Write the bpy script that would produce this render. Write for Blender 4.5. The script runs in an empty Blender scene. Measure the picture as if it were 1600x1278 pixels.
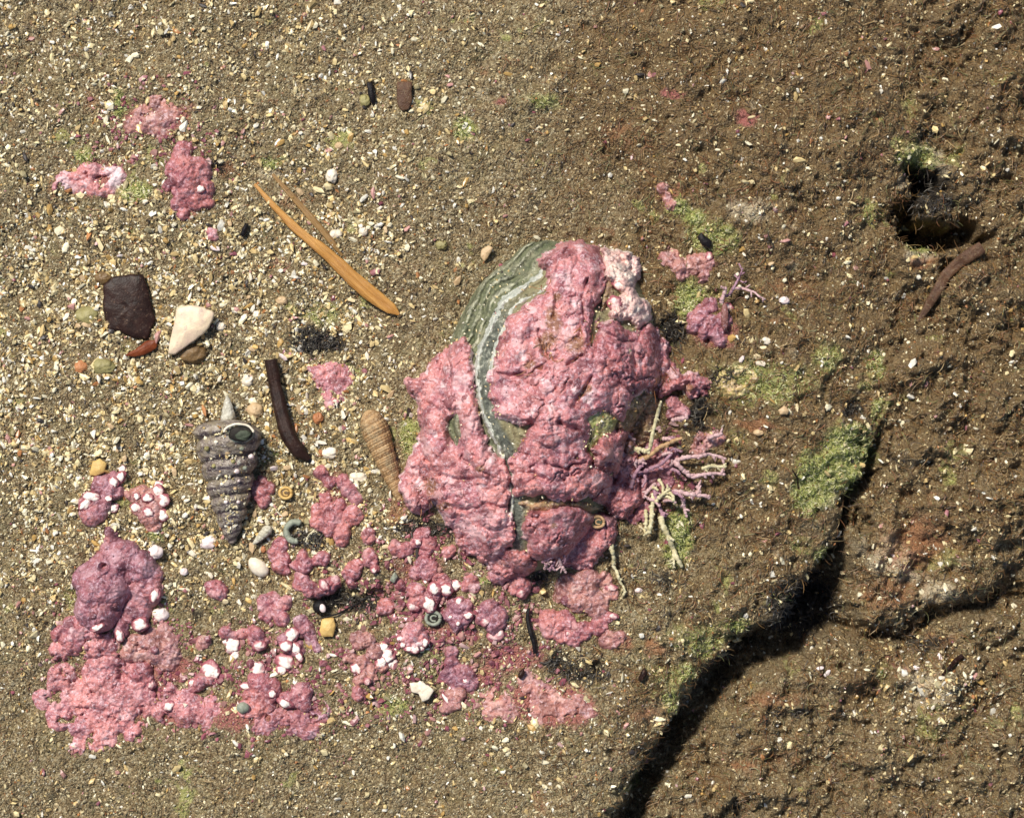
import bpy, math
import numpy as np

# ------------------------------------------------------------------ camera, light, exposure
S = bpy.context.scene
C = S.collection
HCAM = 45.0
cam_d = bpy.data.cameras.new('camera'); cam = bpy.data.objects.new('camera', cam_d); C.objects.link(cam)
cam.location = (0, 0, HCAM); cam.rotation_euler = (0, 0, 0)
cam_d.sensor_width = 36; cam_d.lens = 36 * HCAM / 16.0; cam_d.clip_start = 0.5; cam_d.clip_end = 500
S.camera = cam
SUN_EL, SUN_AZ = 56, -38          # azimuth: clockwise from +Y (top of the photograph)
w = bpy.data.worlds.new('World'); S.world = w; w.use_nodes = True
nt = w.node_tree; nt.nodes.clear()
sky = nt.nodes.new('ShaderNodeTexSky'); sky.sky_type = 'NISHITA'; sky.sun_disc = False
sky.sun_elevation = math.radians(SUN_EL); sky.sun_rotation = math.radians(SUN_AZ)
bg = nt.nodes.new('ShaderNodeBackground'); bg.inputs[1].default_value = 0.082
wo = nt.nodes.new('ShaderNodeOutputWorld')
nt.links.new(sky.outputs[0], bg.inputs[0]); nt.links.new(bg.outputs[0], wo.inputs[0])
sd_ = bpy.data.lights.new('sun', 'SUN'); sd_.energy = 4.5; sd_.angle = math.radians(9.0); sd_.color = (1, .94, .84)
sun = bpy.data.objects.new('sun', sd_); C.objects.link(sun)
sun.rotation_euler = (math.radians(90 - SUN_EL), 0, math.radians(180 - SUN_AZ))
sun.location = (-10, 12, 20)
S.view_settings.view_transform = 'Standard'; S.view_settings.look = 'None'
S.view_settings.exposure = 0.24; S.view_settings.gamma = 1
S.render.engine = 'CYCLES'

rng = np.random.default_rng(7)

# ------------------------------------------------------------------ numpy noise
def _h(ix, iy, s):
    n = (ix.astype(np.int64) * 374761393 + iy.astype(np.int64) * 668265263 + s * 982451653) & 0xffffffff
    n = ((n ^ (n >> 13)) * 1274126177) & 0xffffffff
    n = n ^ (n >> 16)
    return (n & 0xffffff) / float(0x1000000)
def perlin(x, y, s=0):
    ix = np.floor(x); iy = np.floor(y); fx = x - ix; fy = y - iy
    u = fx * fx * fx * (fx * (fx * 6 - 15) + 10); v = fy * fy * fy * (fy * (fy * 6 - 15) + 10)
    def g(dx, dy):
        a = _h(ix + dx, iy + dy, s) * 2 * np.pi
        return np.cos(a) * (fx - dx) + np.sin(a) * (fy - dy)
    n00, n10, n01, n11 = g(0, 0), g(1, 0), g(0, 1), g(1, 1)
    return ((n00 * (1 - u) + n10 * u) * (1 - v) + (n01 * (1 - u) + n11 * u) * v) * 1.5
def fbm(x, y, f=1.0, o=4, s=0, gain=.5):
    r = np.zeros_like(x, dtype=float); a = 1.0; t = 0
    for k in range(o):
        r += a * perlin(x * f, y * f, s + k * 17); t += a; a *= gain; f *= 2.03
    return r / t
def worley(x, y, f, s=0):
    x = x * f; y = y * f; ix = np.floor(x); iy = np.floor(y)
    d1 = np.full(x.shape, 9.0); cid = np.zeros(x.shape)
    for dx in (-1, 0, 1):
        for dy in (-1, 0, 1):
            cx = ix + dx; cy = iy + dy
            d = (cx + _h(cx, cy, s) - x) ** 2 + (cy + _h(cx, cy, s + 5) - y) ** 2
            m = d < d1
            d1 = np.where(m, d, d1); cid = np.where(m, _h(cx, cy, s + 11), cid)
    return np.sqrt(d1), cid
def sst(a, b, x):
    t = np.clip((x - a) / (b - a), 0, 1); return t * t * (3 - 2 * t)
def P(px, py):
    return (np.asarray(px, float) - 800) / 100.0, (639 - np.asarray(py, float)) / 100.0
def segdist(x, y, pts, closed=False):
    pts = list(pts); n = len(pts); d = np.full(x.shape, 1e9); par = np.zeros(x.shape); acc = 0
    for i in range(n if closed else n - 1):
        ax, ay = pts[i]; bx, by = pts[(i + 1) % n]
        vx, vy = bx - ax, by - ay; L2 = vx * vx + vy * vy + 1e-12
        t = np.clip(((x - ax) * vx + (y - ay) * vy) / L2, 0, 1)
        dd = np.hypot(x - ax - t * vx, y - ay - t * vy)
        m = dd < d; d = np.where(m, dd, d); par = np.where(m, acc + t * math.sqrt(L2), par)
        acc += math.sqrt(L2)
    return d, par
def polysd(x, y, pts):                                   # positive inside
    d, _ = segdist(x, y, pts, True)
    ins = np.zeros(x.shape, bool); n = len(pts)
    for i in range(n):
        ax, ay = pts[i]; bx, by = pts[(i + 1) % n]
        if ay == by: continue
        c = ((ay > y) != (by > y)) & (x < (bx - ax) * (y - ay) / (by - ay) + ax)
        ins ^= c
    return np.where(ins, d, -d)
def pp(lst): return [tuple(float(v) for v in P(a, b)) for a, b in lst]

# ------------------------------------------------------------------ the ground's height
LEDGE = pp([(1500, -900), (1450, -300), (1440, 60), (1425, 200), (1408, 300), (1402, 380), (1398, 450), (1393, 560), (1384, 620),
            (1372, 680), (1354, 722), (1325, 772), (1308, 840), (1284, 882), (1242, 925), (1212, 962), (1165, 985),
            (1130, 1012), (1096, 1045), (1072, 1088), (1045, 1132), (980, 1230), (900, 1400), (850, 2400), (-2500, 2400), (-2500, -900)])
ROCKB = pp([(1504, -900), (1454, -300), (1446, 60), (1430, 200), (1420, 300), (1412, 380), (1408, 450), (1402, 560), (1396, 620), (1396, 690), (1382, 745), (1346, 790),
            (1326, 840), (1340, 892), (1350, 940), (1372, 976), (1410, 985), (1455, 968), (1512, 948), (1600, 915), (3200, 700), (3200, -900)])
ROCKC = pp([(1240, 1048), (1290, 1024), (1350, 1010), (1420, 1016), (1475, 998), (1530, 975), (1620, 950), (3200, 830), (3200, 2400), (960, 2400), (1000, 1350), (1040, 1240), (1088, 1165), (1118, 1116), (1172, 1070)])
PITS = [(1478, 366, 58, 20, 1.9), (1452, 285, 24, 24, 1.0), (1430, 345, 24, 30, 1.3), (1048, 520, 22, 30, .22), (1075, 610, 25, 16, .12),
        (1340, 640, 16, 14, .18), (900, 1040, 45, 30, .08), (1100, 150, 20, 10, .1), (270, 865, 22, 22, .1), (1355, 820, 12, 14, .5),
        (560, 935, 60, 16, .2), (860, 925, 26, 22, .15), (995, 855, 26, 16, .15), (700, 850, 60, 22, .1), (1240, 330, 12, 25, .08)]
def zslabs(x, y):
    fade = 1 / (1 + (np.maximum(np.abs(x) - 9, 0) + np.maximum(np.abs(y) - 7.5, 0)) * .4)
    en = fbm(x, y, 1.7, 5, 3, .6) * .2 + fbm(x, y, 8, 3, 4) * .07
    big = fbm(x, y, .35, 3, 21) * .30
    A = big + fbm(x, y, 1.3, 5, 31, .6) * (.12 + .16 * sst(1, 3.5, x)) - .18 * sst(1.1, .0, polysd(x, y, LEDGE)) * sst(0, 3, x)
    B = -.30 + big * .5 + fbm(x, y, 1.0, 5, 41, .6) * .8 - .22 * sst(0, -3, y) - 0.05 * np.clip(x - 6, 0, 20)
    Cc = -.80 + fbm(x, y, 1.1, 5, 51, .6) * .75
    def cliff(sd, sh, k, wd=.2):
        sd = sd + en
        return np.where(sd > 0, -sh * np.exp(-sd / wd), -sh + sd * k)
    up = sst(-.4, .6, y)
    zA = A + cliff(polysd(x, y, LEDGE), .26, 6 - 4.9 * up, .2 + .25 * up)
    zB = B + cliff(polysd(x, y, ROCKB) + .34 * sst(-.9, .2, y) - 2 * en, .34 - .12 * up, 2.6, .2 + .3 * up)
    zC = Cc + cliff(polysd(x, y, ROCKC), .35, 3.2)
    zs = np.stack([zA, zB, zC]); reg = np.argmax(zs, 0); z = np.maximum(zs.max(0), -1.75 + fbm(x, y, 1.8, 4, 61, .65) * .9)
    return z, reg, fade
def zg(x, y):
    z, reg, fade = zslabs(x, y)
    wx = x + fbm(x, y, 3, 4, 71, .6) * .26; wy = y + fbm(x, y, 3, 4, 72, .6) * .26
    for px, py, rx, ry, d in PITS:
        cx, cy = P(px, py)
        q = ((wx - cx) / (rx / 100)) ** 2 + ((wy - cy) / (ry / 100)) ** 2
        z = z - d * np.exp(-q * q * .8)
    F, _ = worley(wx, wy, 3.3, 81)
    F2, _ = worley(x, y, 11, 82)
    F3, _ = worley(x, y, 24, 83)
    r = fbm(x, y, 4, 5, 91, .62)
    rough = .6 + .5 * sst(0, 3, x)
    z = z + fade * ((.5 - F) * .05 + (.5 - F2) * .028 + (.5 - F3) * .022 + r * .105 * rough - .10 * sst(.25, .5, fbm(x, y, 2.1, 3, 92)) * sst(-1, 2, x))
    return z
def zg1(px, py):
    x, y = P(px, py); return float(zg(np.array([float(x)]), np.array([float(y)]))[0])

# ------------------------------------------------------------------ object helpers
def make_mesh(name, V, F, attrs=None, smooth=True):
    V = np.asarray(V, np.float32); F = np.asarray(F, np.int32); k = F.shape[1]
    me = bpy.data.meshes.new(name)
    me.vertices.add(len(V)); me.vertices.foreach_set('co', V.ravel())
    me.loops.add(F.size); me.loops.foreach_set('vertex_index', F.ravel())
    me.polygons.add(len(F)); me.polygons.foreach_set('loop_start', np.arange(0, F.size, k, dtype=np.int32))
    me.update(calc_edges=True)
    me.polygons.foreach_set('use_smooth', np.full(len(F), smooth, bool))
    for an, arr in (attrs or {}).items():
        arr = np.asarray(arr, np.float32)
        a = me.attributes.new(an, 'FLOAT_COLOR', 'POINT')
        full = np.ones((len(V), 4), np.float32); full[:, :arr.shape[1]] = arr
        a.data.foreach_set('color', full.ravel())
    me.validate(); return me
def link(name, me, mat=None, loc=(0, 0, 0), parent=None):
    o = bpy.data.objects.new(name, me); C.objects.link(o); o.location = loc
    if mat is not None and me is not None and not me.materials: me.materials.append(mat)
    if parent is not None: o.parent = parent
    return o
def tag(o, label, cat, group=None):
    o['label'] = label; o['category'] = cat
    if group: o['group'] = group
    return o
def empty(name, loc, label, cat, group=None):
    o = bpy.data.objects.new(name, None); C.objects.link(o); o.location = loc; o.empty_display_size = .1
    return tag(o, label, cat, group)
def put(name, V, F, mat, parent=None, attrs=None, smooth=True):
    """V in world space; local origin is the parent's, or the mesh's own base."""
    V = np.asarray(V, float)
    if parent is not None: off = np.array(parent.location); loc = (0, 0, 0)
    else:
        off = np.array([V[:, 0].mean(), V[:, 1].mean(), V[:, 2].min()]); loc = tuple(off)
    return link(name, make_mesh(name, V - off, F, attrs, smooth), mat, loc, parent)

# ------------------------------------------------------------------ materials
class NB:
    def __init__(s, name):
        s.m = bpy.data.materials.new(name); s.m.use_nodes = True; s.t = s.m.node_tree
        s.b = s.t.nodes['Principled BSDF']; s.pos = s.t.nodes.new('ShaderNodeNewGeometry').outputs['Position']
    def n(s, t): return s.t.nodes.new(t)
    def l(s, a, b): s.t.links.new(a, b)
    def noise(s, sc, det=4, rough=.6, dist=0, vec=None):
        n = s.n('ShaderNodeTexNoise'); n.inputs['Scale'].default_value = sc; n.inputs['Detail'].default_value = det
        n.inputs['Roughness'].default_value = rough; n.inputs['Distortion'].default_value = dist
        s.l(vec or s.pos, n.inputs['Vector']); return n.outputs[0]
    def vor(s, sc, out='Color', vec=None, feat='F1'):
        n = s.n('ShaderNodeTexVoronoi'); n.feature = feat; n.inputs['Scale'].default_value = sc; s.l(vec or s.pos, n.inputs['Vector']); return n.outputs[out]
    def ramp(s, f, stops, const=False):
        r = s.n('ShaderNodeValToRGB'); e = r.color_ramp.elements
        if const: r.color_ramp.interpolation = 'CONSTANT'
        while len(e) < len(stops): e.new(.5)
        for k, (p, c) in enumerate(stops):
            e[k].position = p; e[k].color = (c, c, c, 1) if not hasattr(c, '__len__') else (*c, 1)
        s.l(f, r.inputs[0]); return r.outputs[0]
    def mix(s, f, a, b, mode='MIX'):
        m = s.n('ShaderNodeMix'); m.data_type = 'RGBA'; m.blend_type = mode
        if isinstance(f, (int, float)): m.inputs[0].default_value = f
        else: s.l(f, m.inputs[0])
        for k, v in ((6, a), (7, b)):
            if isinstance(v, tuple): m.inputs[k].default_value = (*v, 1)
            else: s.l(v, m.inputs[k])
        return m.outputs[2]
    def math(s, op, a, b=0.0, c=False):
        m = s.n('ShaderNodeMath'); m.operation = op; m.use_clamp = c
        for k, v in ((0, a), (1, b)):
            if isinstance(v, (int, float)): m.inputs[k].default_value = v
            else: s.l(v, m.inputs[k])
        return m.outputs[0]
    def attr(s, name):
        a = s.n('ShaderNodeAttribute'); a.attribute_name = name
        p = s.n('ShaderNodeSeparateColor'); s.l(a.outputs['Color'], p.inputs[0]); return a.outputs['Color'], p.outputs[0], p.outputs[1], p.outputs[2]
    def bump(s, h, st=.5, d=.02):
        b = s.n('ShaderNodeBump'); b.inputs['Strength'].default_value = st; b.inputs['Distance'].default_value = d
        s.l(h, b.inputs['Height']); s.l(b.outputs[0], s.b.inputs['Normal'])
    def fin(s, col, rough=.5, spec=.5):
        s.l(col, s.b.inputs['Base Color'])
        if isinstance(rough, (int, float)): s.b.inputs['Roughness'].default_value = rough
        else: s.l(rough, s.b.inputs['Roughness'])
        s.b.inputs['Specular IOR Level'].default_value = spec
        return s.m
def edge(nb, m, n1, lo=.45, hi=.55):                       # mask + noise -> crisp ragged patch
    return nb.ramp(nb.math('ADD', m, nb.math('MULTIPLY', nb.math('SUBTRACT', n1, .5), .9)), [(lo, 0.), (hi, 1.)])

def ground_material():
    b = NB('sandy_rock')
    sep = b.n('ShaderNodeSeparateColor'); b.l(b.vor(26), sep.inputs[0])
    sep2 = b.n('ShaderNodeSeparateColor'); b.l(b.vor(52), sep2.inputs[0])
    g1 = b.ramp(sep.outputs[0], [(0, (.045, .03, .016)), (.28, (.175, .115, .05)), (.5, (.30, .205, .095)), (.72, (.42, .32, .17)), (.9, (.64, .54, .32)), (1, (.82, .74, .52))])
    g2 = b.ramp(sep2.outputs[1], [(0, (.03, .02, .01)), (.32, (.14, .09, .042)), (.62, (.30, .215, .11)), (.88, (.5, .4, .22)), (1, (.82, .74, .5))])
    sand = b.mix(.55, g1, g2)
    n1 = b.noise(1.1, 5, .6); n2 = b.noise(5, 6, .7, .6); n3 = b.noise(34, 4, .75, 1.5); n4 = b.noise(12, 5, .7, 2.5)
    sand = b.mix(b.ramp(n2, [(.42, 0.), (.72, .55)]), sand, (.165, .135, .07))
    sand = b.mix(b.ramp(b.noise(1.7, 6, .7, .8), [(.5, 0.), (.66, .75)]), sand, b.mix(.45, sand, (.28, .24, .10)))
    sand = b.mix(b.ramp(b.noise(2.3, 5, .65), [(.5, 0.), (.75, .7)]), sand, b.mix(.5, sand, (.30, .19, .08)))
    _, pink, green, turf = b.attr('m1'); _, dark, orange, cream = b.attr('m2')
    tcol = b.ramp(n4, [(.25, (.04, .020, .008)), (.43, (.15, .082, .028)), (.58, (.28, .168, .062)), (.78, (.46, .34, .15))])
    tcol = b.mix(b.ramp(n3, [(.4, 0.), (.7, .7)]), tcol, (.045, .028, .012))
    col = b.mix(b.math('MULTIPLY', edge(b, turf, n2, .3, .8), .68), sand, tcol)
    col = b.mix(b.math('MULTIPLY', edge(b, cream, n2, .3, .6), .75), col, b.ramp(n4, [(.3, (.38, .30, .17)), (.5, (.66, .54, .36)), (.7, (.82, .74, .52))]))
    col = b.mix(b.math('MULTIPLY', edge(b, green, n2, .22, .62), .88), col, b.ramp(n4, [(.25, (.14, .18, .03)), (.44, (.36, .38, .09)), (.56, (.56, .56, .20)), (.72, (.80, .76, .42))]))
    col = b.mix(b.math('MULTIPLY', edge(b, orange, n2, .3, .62), .62), col, b.ramp(n4, [(.3, (.24, .09, .03)), (.6, (.5, .22, .11)), (.8, (.62, .36, .22))]))
    col = b.mix(b.math('MULTIPLY', edge(b, pink, n2, .36, .62), .78), col, b.ramp(n4, [(.25, (.28, .085, .07)), (.55, (.47, .15, .14)), (.8, (.62, .31, .28))]))
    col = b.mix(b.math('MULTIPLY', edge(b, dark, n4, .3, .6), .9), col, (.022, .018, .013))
    h = b.math('ADD', b.math('MULTIPLY', b.vor(26, 'Distance'), -.9), b.math('ADD', b.math('MULTIPLY', b.vor(55, 'Distance'), -.5), b.math('MULTIPLY', n3, .6)))
    b.bump(h, 1., .045)
    return b.fin(col, b.ramp(sep.outputs[2], [(0, .35), (1, .75)]), .5)

def crust_material(name, deep, mid, lite, pale, rough=.55, sed=.5):
    b = NB(name)
    n1 = b.noise(4.5, 5, .7, .6); n2 = b.noise(11, 5, .65, .8); n3 = b.noise(40, 4, .7)
    lil = tuple(.5 * (p + q) for p, q in zip(mid, (.34, .16, .22)))
    col = b.ramp(n1, [(.3, deep), (.44, lil), (.52, mid), (.68, lite)])
    col = b.mix(b.ramp(b.noise(1.3, 4, .6, .8), [(.44, 0.), (.62, .7)]), col, b.mix(.5, lite, (.62, .22, .14)))
    col = b.mix(b.ramp(n2, [(.35, .0), (.75, .85)]), col, lite)
    col = b.mix(b.ramp(b.noise(6, 4, .6, 1.2), [(.56, 0.), (.72, .65)]), col, deep)
    v = b.vor(14, 'Distance')
    col = b.mix(b.ramp(n3, [(.56, 0.), (.68, .75)]), col, pale)
    _, bl, sd, pore = b.attr('bl')
    col = b.mix(b.ramp(pore, [(.12, .75), (.38, 0.)]), col, deep)
    col = b.mix(b.ramp(pore, [(.62, 0.), (.95, .8)]), col, tuple(.5 * p + .5 * q for p, q in zip(lite, pale)))
    col = b.mix(edge(b, bl, n2, .45, .75), col, pale)
    scol = b.ramp(n3, [(.3, (.09, .035, .014)), (.55, (.26, .12, .05)), (.75, (.5, .36, .2))])
    col = b.mix(b.math('MULTIPLY', edge(b, sd, b.noise(11, 5, .75, 1.5), .45, .85), .8), col, scol)
    sepv = b.vor(9, 'Distance')
    col = b.mix(b.ramp(sepv, [(.0, 1.), (.09, 1.), (.13, 0.)]), col, b.mix(.25, (.05, .015, .015), deep))
    h = b.math('ADD', b.math('MULTIPLY', n2, .6), b.math('ADD', b.math('MULTIPLY', n3, .35), b.math('MULTIPLY', v, -.4)))
    b.bump(h, .6, .04)
    col = b.mix(b.ramp(b.noise(5, 6, .75, 2.5), [(.56, 0.), (.64, .55)]), col, tuple(.4 * c for c in deep))
    col = b.mix(b.ramp(b.noise(15, 5, .75, .5), [(.52, 0.), (.64, .7)]), col, tuple(.6 * p + .4 * q for p, q in zip(pale, (.62, .42, .55))))
    return b.fin(col, rough, .5)

def plain(name, c1, c2, rough=.5, sc=6, bump=.3, speck=None, spec=.5, dirt=.5, streak=None):
    b = NB(name)
    if streak is not None:
        mp = b.n('ShaderNodeMapping'); mp.vector_type = 'TEXTURE'; mp.inputs['Rotation'].default_value = (0, 0, math.radians(-streak)); mp.inputs['Scale'].default_value = (3., .22, 1); b.l(b.pos, mp.inputs[0]); b.pos = mp.outputs[0]
    n = b.noise(sc, 5, .65, .5); f = b.noise(sc * 6, 3, .6)
    col = b.ramp(n, [(.3, c1), (.7, c2)])
    col = b.mix(b.ramp(f, [(.4, 0.), (.75, .45)]), col, c1)
    if speck: col = b.mix(b.ramp(b.noise(sc * 4, 3, .7), [(.6, 0.), (.68, .9)]), col, speck)
    col = b.mix(b.ramp(b.noise(20, 4, .75, .6), [(.52, 0.), (.68, dirt)]), col, b.mix(.5, col, (.32, .26, .17)))
    b.bump(b.math('ADD', n, b.math('MULTIPLY', f, .5)), bump * 1.4, .035)
    return b.fin(col, min(.65, rough + .15), .18 if dirt < .1 else spec)

def grain_material(name, rough=.35):
    b = NB(name); c, *_ = b.attr('col'); n = b.noise(30, 3, .6)
    return b.fin(b.mix(b.ramp(n, [(.35, 0.), (.75, .35)]), c, b.mix(1., c, (.45, .36, .24), 'MULTIPLY')), rough, .55)

M = {}
M['ground'] = ground_material()
M['rose'] = crust_material('rose_coralline', (.10, .018, .028), (.28, .068, .082), (.43, .145, .145), (.68, .46, .46))
M['pink'] = crust_material('pink_coralline', (.14, .030, .040), (.37, .110, .128), (.55, .22, .218), (.79, .61, .61))
M['mauve'] = crust_material('mauve_coralline', (.10, .028, .044), (.22, .068, .090), (.34, .125, .145), (.60, .42, .46), .5, 0)
M['salmon'] = crust_material('salmon_coralline', (.13, .040, .033), (.29, .112, .095), (.45, .21, .175), (.70, .51, .45), .5)
M['pale'] = crust_material('bleached_coralline', (.38, .16, .15), (.60, .36, .33), (.75, .54, .48), (.85, .76, .64), .5)
M['white'] = plain('white_tip', (.66, .50, .48), (.92, .84, .78), .3, 5, .15)
M['chalk'] = plain('white_shell', (.62, .52, .38), (.88, .80, .66), .35, 4, .2)
M['creamy'] = plain('cream_shell', (.62, .48, .26), (.84, .72, .46), .35, 4, .2)
M['grain'] = grain_material('shell_sand'); M['fine'] = grain_material('fine_sand', .5)
M['blade'] = plain('dead_seagrass', (.30, .12, .015), (.58, .30, .07), .4, 3, .5, streak=42)
M['blade2'] = plain('buried_seagrass', (.17, .085, .02), (.30, .17, .05), .5, 4, .4, (.4, .3, .18), streak=48)
M['darkbrown'] = plain('dark_brown_weed', (.010, .004, .003), (.035, .014, .010), .3, 5, .2, (.10, .055, .035), dirt=.08)
M['redbrown'] = plain('red_brown_weed', (.10, .02, .008), (.20, .05, .015), .3, 5, .2, dirt=.08)
M['stick'] = plain('black_brown_stick', (.012, .006, .005), (.04, .018, .013), .3, 8, .4, dirt=.08)
M['black'] = plain('black_debris', (.004, .004, .005), (.015, .011, .012), .35, 8, .3, dirt=.08)
M['lilac'] = plain('lilac_branch', (.42, .24, .24), (.66, .46, .46), .4, 12, .4, (.82, .74, .68))
M['cream'] = plain('cream_branch', (.42, .36, .17), (.74, .68, .46), .4, 12, .4, (.86, .82, .66))
M['ochre'] = plain('ochre_branch', (.32, .18, .08), (.56, .36, .18), .4, 12, .4, (.78, .66, .48))
M['purple'] = plain('purple_branch', (.24, .11, .15), (.42, .24, .30), .4, 12, .4, (.75, .62, .66))
M['yellow'] = plain('yellow_pebble', (.50, .30, .08), (.72, .50, .18), .4, 5, .3)
M['tan'] = plain('tan_pebble', (.42, .28, .14), (.62, .45, .26), .4, 5, .3)
M['orange'] = plain('orange_pebble', (.34, .12, .04), (.50, .22, .09), .4, 5, .3)
M['olive'] = plain('olive_pebble', (.20, .17, .06), (.38, .34, .14), .4, 6, .35)
M['brown'] = plain('brown_pebble', (.10, .055, .018), (.24, .14, .05), .35, 6, .35)
M['grey'] = plain('grey_green_shell', (.16, .18, .13), (.34, .36, .28), .4, 6, .35)

def tip_material():
    b = NB('bleached_tip'); _, tp, _g, _b = b.attr('tp'); n = b.noise(9, 5, .65); f = b.noise(28, 3, .6)
    e = b.math('ADD', tp, b.math('MULTIPLY', b.math('SUBTRACT', n, .5), .8))
    c = b.ramp(e, [(.05, (.34, .10, .12)), (.3, (.52, .26, .26)), (.55, (.76, .60, .55)), (.8, (.88, .80, .71))])
    c = b.mix(b.ramp(f, [(.6, 0.), (.72, .4)]), c, (.55, .36, .30)); b.bump(b.math('ADD', n, f), .4, .03)
    return b.fin(c, .4, .5)
M['tip'] = tip_material()
M['shard'] = plain('white_shard', (.62, .44, .34), (.86, .76, .46), .35, 2.2, .2, (.50, .38, .30))
M['dullred'] = plain('faded_red_weed', (.055, .022, .010), (.13, .06, .025), .6, 7, .6, (.24, .17, .08))
# ------------------------------------------------------------------ seabed mesh
def axis(lo, hi, step, far):
    inner = np.arange(lo, hi + step / 2, step); g = [step * 2]
    while sum(g) < far: g.append(g[-1] * 1.22)
    c = np.cumsum(g); return np.concatenate([(inner[0] - c)[::-1], inner, inner[-1] + c])
xs = axis(-8.7, 8.7, .0245, 70); ys = axis(-7.0, 7.0, .0245, 70)
X, Y = np.meshgrid(xs, ys); x = X.ravel(); y = Y.ravel()
z = zg(x, y); _, reg, _ = zslabs(x, y)
def blobs(lst, x, y, k=.16):
    wx = x + fbm(x, y, 2.2, 4, 101) * k; wy = y + fbm(x, y, 2.2, 4, 102) * k
    r = np.zeros_like(x)
    for px, py, rx, ry, s in lst:
        cx, cy = P(px, py)
        q = ((wx - cx) / (rx / 100)) ** 2 + ((wy - cy) / (ry / 100)) ** 2
        r = np.maximum(r, s * np.exp(-q * .8))
    return r
PINK = [(245, 185, 52, 24, .9), (150, 280, 42, 30, .7), (285, 330, 26, 14, .6), (300, 165, 40, 14, .4), (420, 1000, 60, 14, .35), (400, 1115, 120, 22, .7), (190, 1075, 75, 50, .85), (260, 1040, 40, 20, .8),
        (740, 1060, 60, 26, .6), (800, 1030, 60, 26, .65), (850, 1100, 60, 30, .9), (900, 1110, 40, 26, .8), (700, 990, 60, 20, .55), (650, 890, 60, 40, .45), (1090, 415, 35, 16, .6),
        (1165, 185, 22, 14, .7), (1120, 520, 40, 26, .6), (1120, 690, 30, 14, .45), (1420, 890, 60, 40, .35), (520, 770, 35, 50, .5), (300, 1120, 50, 14, .8), (1045, 300, 20, 18, .5), (440, 410, 30, 18, .4), (960, 1000, 30, 14, .6), (1040, 760, 40, 30, .5), (780, 160, 20, 12, .5), (1050, 148, 26, 8, .6)]
GREEN = [(1352, 700, 22, 26, .9), (1330, 745, 20, 30, .8), (1376, 640, 10, 26, .6), (1290, 870, 20, 16, .5), (1225, 935, 30, 14, .5), (1150, 975, 30, 14, .6), (1110, 1010, 24, 16, .6), (1075, 1050, 20, 20, .5), (1050, 1100, 20, 24, .5), (210, 300, 22, 16, 1), (130, 245, 14, 18, .6), (185, 165, 14, 18, .7), (730, 205, 16, 20, .9), (1060, 325, 16, 12, 1), (1085, 340, 16, 14, .9), (1110, 370, 45, 26, .6), (1080, 470, 26, 26, .95), (1058, 835, 20, 42, 1.15),
         (1080, 600, 60, 30, .35), (1190, 600, 90, 40, .5), (1290, 560, 30, 30, .5), (1320, 700, 34, 34, .95), (1285, 745, 36, 36, 1.05), (1262, 780, 22, 26, 1.0), (1375, 570, 14, 18, .8), (1440, 245, 30, 30, .6),
         (425, 250, 24, 10, .6), (640, 685, 14, 40, .6), (250, 950, 20, 14, .5), (245, 830, 18, 14, .5), (500, 490, 40, 26, .4), (760, 905, 14, 10, .8), (835, 930, 12, 10, .3), (610, 1100, 30, 20, .5), (1150, 690, 50, 20, .3),
         (1100, 1000, 70, 30, .4), (1050, 1060, 60, 40, .35), (1250, 860, 30, 30, .3), (1450, 380, 30, 14, .5), (170, 1130, 20, 14, .8), (1390, 1060, 20, 30, .3), (1425, 160, 20, 40, .3), (850, 160, 26, 14, .45), (705, 560, 30, 60, .3)]
DARK = [(1460, 200, 26, 14, .5), (1240, 300, 12, 8, .5), (1290, 250, 20, 10, .35), (1200, 380, 16, 10, .4), (1160, 480, 12, 10, .3), (1420, 720, 30, 14, .4), (1460, 1010, 50, 12, .5), (1240, 1120, 60, 10, .5), (495, 538, 32, 13, 1.3), (480, 528, 14, 14, 1.1), (1050, 520, 18, 24, 1.0), (910, 1050, 60, 22, .5), (870, 1035, 30, 18, .5), (560, 940, 50, 12, .85), (1040, 905, 24, 16, .42), (520, 940, 24, 12, .7), (495, 840, 16, 10, .9), (1460, 300, 40, 50, .6), (1095, 640, 14, 30, .8), (660, 825, 50, 12, .75), (470, 845, 22, 10, .6), (1130, 590, 30, 10, .5), (1335, 640, 16, 12, .8), (840, 900, 20, 14, .6), (1260, 950, 60, 50, .8), (1130, 1080, 30, 40, .3), (290, 210, 10, 10, .3), (345, 260, 14, 10, .5)]  # black algae patches; beside the shell and in hollows, shade put into the colour
ORANGE = [(860, 1100, 70, 30, .6), (1440, 850, 70, 50, .55), (1400, 930, 60, 30, .5), (140, 160, 20, 22, .5), (970, 1010, 26, 16, .6), (1010, 1120, 40, 16, .5), (620, 800, 18, 24, .8), (1370, 570, 14, 14, .7), (970, 210, 50, 40, .35), (1210, 1100, 60, 16, .5), (1050, 300, 30, 18, .5), (355, 265, 20, 16, .6), (1240, 450, 60, 40, .35), (1440, 410, 26, 14, .7), (1000, 640, 20, 26, .6), (1020, 1010, 14, 12, .6), (1180, 665, 45, 7, .7), (1480, 560, 30, 30, .3)]
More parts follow.
